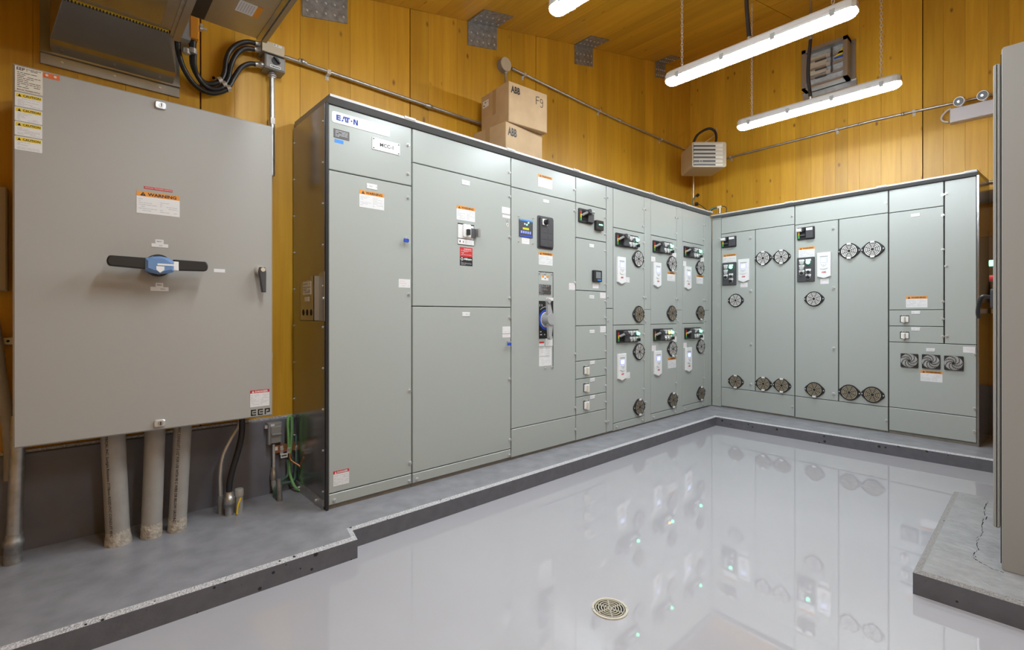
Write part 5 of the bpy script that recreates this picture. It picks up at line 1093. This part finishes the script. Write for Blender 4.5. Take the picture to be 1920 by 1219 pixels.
for k in (.3, .5, .72):
    g = G(f); z_ = zB + Hh * k; g.box(uc - .05, uc - .01, z_ - .02, z_ + .02, -.06, -.04, 'steel'); g.box(uc - .16, uc - .05, z_ - .03, z_ - .015, -.06, -.05, 'charcoal'); g.build('linkage_arm', o)
for k in (.36, .58): G(f).box(uc - .22, uc - .05, zB + Hh * k, zB + Hh * k + .1, -.078, -.072, 'heater').build('bracket_plate', o)
g = G(f); g.raw([(uc + .02, zB + Hh * .62, -.06), (uc + .14, zB + Hh * .66, -.06), (uc + .12, zB + Hh * .84, -.06)], [(0, 1, 2)], 'yellow'); g.box(uc + .02, uc + .12, zB + Hh * .58, zB + Hh * .62, -.062, -.06, 'keyblue'); g.build('warning_sticker', o)

# ------------------------------------------------------------------ unit heater in the corner
hc = CAM + ray(1330, 289.5) * 5.75
f = Face(hc - V((0, 0, hc.z)), RT); z0 = hc.z - .15; z1 = hc.z + .148; w = .203
o = thing('unit_heater', 'beige louvred unit heater hung in the back corner', 'heater', hc - FW * -.2 - V((0, 0, .15)))
g = G(f); g.rbox(-w, w, z0, z1, -.38, 0, 'heater', .025, 4, .003); g.build('case', o)
g = G(f); g.box(-w + .012, w - .045, z0 + .018, z1 - .02, 0, .0008, 'heaterdark'); g.box(w * .36, w - .045, z0 + .018, z1 - .02, .0008, .0014, 'cream'); g.build('grille_opening', o)
for k in range(6):
    zz_ = z0 + .035 + k * .045; g = G(f); g.raw([(-w + .012, zz_, .001), (w - .045, zz_, .001), (w - .045, zz_ + .012, .022), (-w + .012, zz_ + .012, .022), (-w + .012, zz_ + .024, .004), (w - .045, zz_ + .024, .004)], [(0, 1, 2, 3), (3, 2, 5, 4)], 'cream'); g.build('louvre_slat', o)
g = G(f); g.ring(-.1, z0 + .07, .001, .003, .012, .018, 'steel', 14); g.build('fan_ring', o)
g = G(); P = [CAM + ray(x, y) * dd for x, y, dd in ((1301, 266, 5.95), (1307, 254, 5.95), (1319, 245, 6.0), (1331, 241, 6.0), (1340, 246, 6.0), (1343, 256, 5.95), (1342, 268, 5.9))]; g.tube(smooth(P, 6), .015, 'rubber', 10); g.build('supply_hose', o)
P = [CAM + ray(x, y) * dd for x, y, dd in ((1322, 267, 6.0), (1340, 254, 6.3), (1340, 250, 6.35))]; g = G(); g.tube(P, .006, 'cream', 6); g.cyl(CAM + ray(1344, 268) * 6.0, CAM + ray(1344, 240) * 6.3, .006, 'cream', 6); g.build('hanger_arm', o)
P = [CAM + ray(x, y) * 6.35 for x, y in ((1300.5, 330), (1300, 372), (1299.5, 392))]; o = thing('thermostat_drop', 'thin steel pipe and black plug dropping from the heater to the cabinet tops', 'conduit', P[-1])
g = G(); g.tube(P, .009, 'steel', 10); g.build('pipe', o)
P = [CAM + ray(x, y) * 6.15 for x, y in ((1300, 388), (1299, 378), (1302, 370), (1307, 366))]; G().tube(smooth(P, 5), .008, 'wiredark', 8).build('cable', o); q = CAM + ray(1306, 368) * 6.13; G().cyl(q, q + V((.03, 0, .02)), .018, 'black', 10).build('plug', o); q = CAM + ray(1303, 383) * 6.1; G().cyl(q, q + V((.035, .01, 0)), .022, 'black', 10).build('plug', o)
P = [CAM + ray(x, y) * dd for x, y, dd in ((1306, 380, 6.1), (1318, 388, 6.05), (1329, 396.5, 6.0), (1338, 392, 6.0), (1345, 390, 6.0), (1351, 387.5, 6.0), (1357, 387, 6.0), (1362, 390, 6.0), (1361.5, 398, 6.0))]
t = G().tube(smooth(P, 6), .0045, 'rubber', 8).build('loose_cable'); tag(t, 'thin black cable lying over the cabinet tops in the corner', 'cable')
o = thing('wire_connector', 'small steel connector on a post with a green wire, behind the corner hood', 'connector', CAM + ray(1350, 400) * 6.0); a, b = CAM + ray(1330, 395) * 6.0, CAM + ray(1344, 389.5) * 6.0; G().tube(smooth([a, (a + b) / 2 + V((0, 0, .012)), b], 4), .011, 'wiredark', 8).build('wire', o); G().cyl(b, CAM + ray(1352, 388) * 6.0, .016, 'cream', 10).build('connector', o); a = CAM + ray(1349.5, 400) * 6.0; G().cyl(a, CAM + ray(1349.5, 389) * 6.0, .014, 'galv', 10).build('post', o)

# ------------------------------------------------------------------ back wall conduit, emergency light, boxes in the gap
emt('steel_conduit', 'thin steel conduit along the back wall from the heater to the emergency light', [(1363, 296.5, .03), (1500, 261, .03), (1640, 225.5, .03), (1870, 176, .03)], .011, [(1370, 295, .03), (1569, 243.5, .03), (1713, 208.5, .03)], couplings=[((1608, 233.6), (1616, 231.5)), ((1688, 215), (1698, 212.5))], face=WB)
f = Face((0, 6.25 - .09, 0), (1, 0, 0)); u0 = f.uv(1781, 215)[0]; z1 = f.uv(1781, 204)[1]; z0 = f.uv(1781, 230)[1]
o = thing('emergency_light', 'white twin-head emergency light high on the back wall at the right', 'light', f.p(u0 + .28, z0, -.05))
G(f).cbox(u0, u0 + .66, z0, z1, -.09, 0, 'emlight', .006).build('battery_case', o)
for x, y in ((1800, 190), (1844.5, 178.5)):
    u, v = f.uv(x, y, .06); q = f.p(u, v, .06); dn = (V((-.35, -1, -.25))).normalized()
    g = G(); g.tube([q - dn * .06, q - dn * .02, q + dn * .01, q + dn * .022], [.02, .036, .043, .042], 'plastic', 20); g.build('lamp_head', o)
    g = G(); g.tube([q + dn * .022, q + dn * .025], [.037, .035], 'glass', 20); g.tube([q + dn * .025, q + dn * .03], [.013, .01], 'steel', 12); g.build('lens', o)
    g = G(); g.cyl(q - dn * .03, f.p(u, z1 - .005, -.03), .014, 'plastic', 8); g.build('stem', o)
P = on(WB, [(1783, 203, .05), (1774, 209, .04), (1767, 217, .04), (1765.5, 224, .04), (1770, 228, .04), (1779, 228.5, .05)]); G().tube(smooth(P, 5), .008, 'emlight', 8).build('power_cord', o)
emt('steel_conduit', 'short steel conduit beside the right end of the back row hood', [(1838, 343, .03), (1900, 336.5, .03)], .012, [], face=WB)
P = on(WB, [(1830, 372.5, .12), (1842, 370.5, .12), (1843, 370.5, .12), (1852, 369, .12), (1856, 368.5, .12), (1910, 361, .12)]); o = thing('pvc_fitting', 'thick grey conduit entering the right end cabinet near its top', 'conduit', P[0]); G().tube(P, [.028, .028, .036, .04, .06, .06], 'pvc', 16).build('pipe', o)
u0, u1, v0, v1 = WB.R(1841, 444, 1895, 566, .2); o = thing('wall_cabinet', 'beige box on the back wall seen in the gap beside the tall right cabinet', 'electrical box', WB.p((u0 + u1) / 2, v0, .1)); G(WB).prism([(u0 + .07, v0), (u1, v0), (u1, v1), (u0, v1)], 0, .2, 'beige', .008).build('case', o)
G(WB).box(u0 + .06, u1, v0 - .1, v0 - .06, 0, .2, 'cream').build('shelf', o)

# ------------------------------------------------------------------ tall cabinet at the right edge
o = thing('tall_cabinet', 'tall light grey cabinet cut by the right edge, with a black lever on its door', 'cabinet', (.3, 3.4, .1))
yb = PZ(1878, 1069, .1).y; xb = PZ(1878, 1069, .1).x; zt = PY(1879, 89, yb).z
RFc = Face((xb, yb, 0), (1, 0, 0))
G(RFc).rbox(0, 1.0, .1, zt, -.95, 0, 'rcab', .012, 4, .002).build('body', o)
DF = Face((xb - .034, yb + .02, 0), (0, -1, 0))
zd0 = PY(1870, 990, yb + .02).z; zd1 = PY(1864, 121, yb + .02).z
xe = PY(1862, 600, yb + .02).x
rd = G(Face((xe, yb + .02, 0), (1, 0, 0))).rbox(0, PY(1876, 600, yb + .02).x - xe, zd0, zd1, -.9, 0, 'rcab', .01, 4, .003).build('door', o)
G(Face((xb - .004, yb + .005, 0), (1, 0, 0))).box(-.0, .02, .12, zt - .02, -.5, -.02, 'seam').build('door_gasket', o)
hy = 3.22; q = PY(1858, 556, hy); hz = q.z
HF = Face((xe, hy, 0), (0, -1, 0))
G(HF).rbox(-.03, .03, hz - .055, hz + .035, 0, .02, 'charcoal', .01, 3, .003).build('lever_plate', o)
pts = [PY(1860, 558.5, hy), PY(1850, 556, hy), PY(1842, 556.5, hy), PY(1838, 562, hy), PY(1834.5, 575, hy), PY(1833.5, 588, hy), PY(1836, 597, hy)]
G().tube(smooth(pts, 4), .0085, 'black', 10).build('door_lever', o)
for (x, y), mm, nm in (((1859, 493.5), 'pilot', 'green_pilot'), ((1859.5, 522), 'red', 'red_pilot')):
    q = PY(x, y, hy); g = G(); g.cyl((xe + .001, hy, q.z), (xe - .006, hy, q.z), .017, 'steel', 14); g.cyl((xe - .006, hy, q.z), (q.x - .008, hy, q.z), .014, mm, 14); g.build(nm, o)

# ------------------------------------------------------------------ floor drain
c = PZ(1143.5, 1142, 0); o = thing('floor_drain', 'round pale slotted drain grate set in the grey floor', 'drain', (c.x, c.y, 0)); R = .073
f = Matrix(((1, 0, 0, c.x), (0, 1, 0, c.y), (0, 0, 1, 0), (0, 0, 0, 1)))
g = G(f); g.disc(0, 0, .0, .0012, R * .92, 'hole', n=32); g.build('sump', o)
g = G(f); g.ring(0, 0, 0, .004, R * .86, R, 'drain', 36)
for k in range(5): r = R * (.16 + .155 * k); g.ring(0, 0, .001, .004, r - .0019, r + .0019, 'drain', 28)
for k in range(3): t = math.radians(15 + 60 * k); g.bar((-R * .88 * math.cos(t), -R * .88 * math.sin(t)), (R * .88 * math.cos(t), R * .88 * math.sin(t)), .0055, .001, .004, 'drain')
g.build('grate', o)
for t in (50, 230): G(f).disc(R * .92 * math.cos(math.radians(t)), R * .92 * math.sin(math.radians(t)), .004, .0052, .004, 'steel', n=8).build('screw', o)
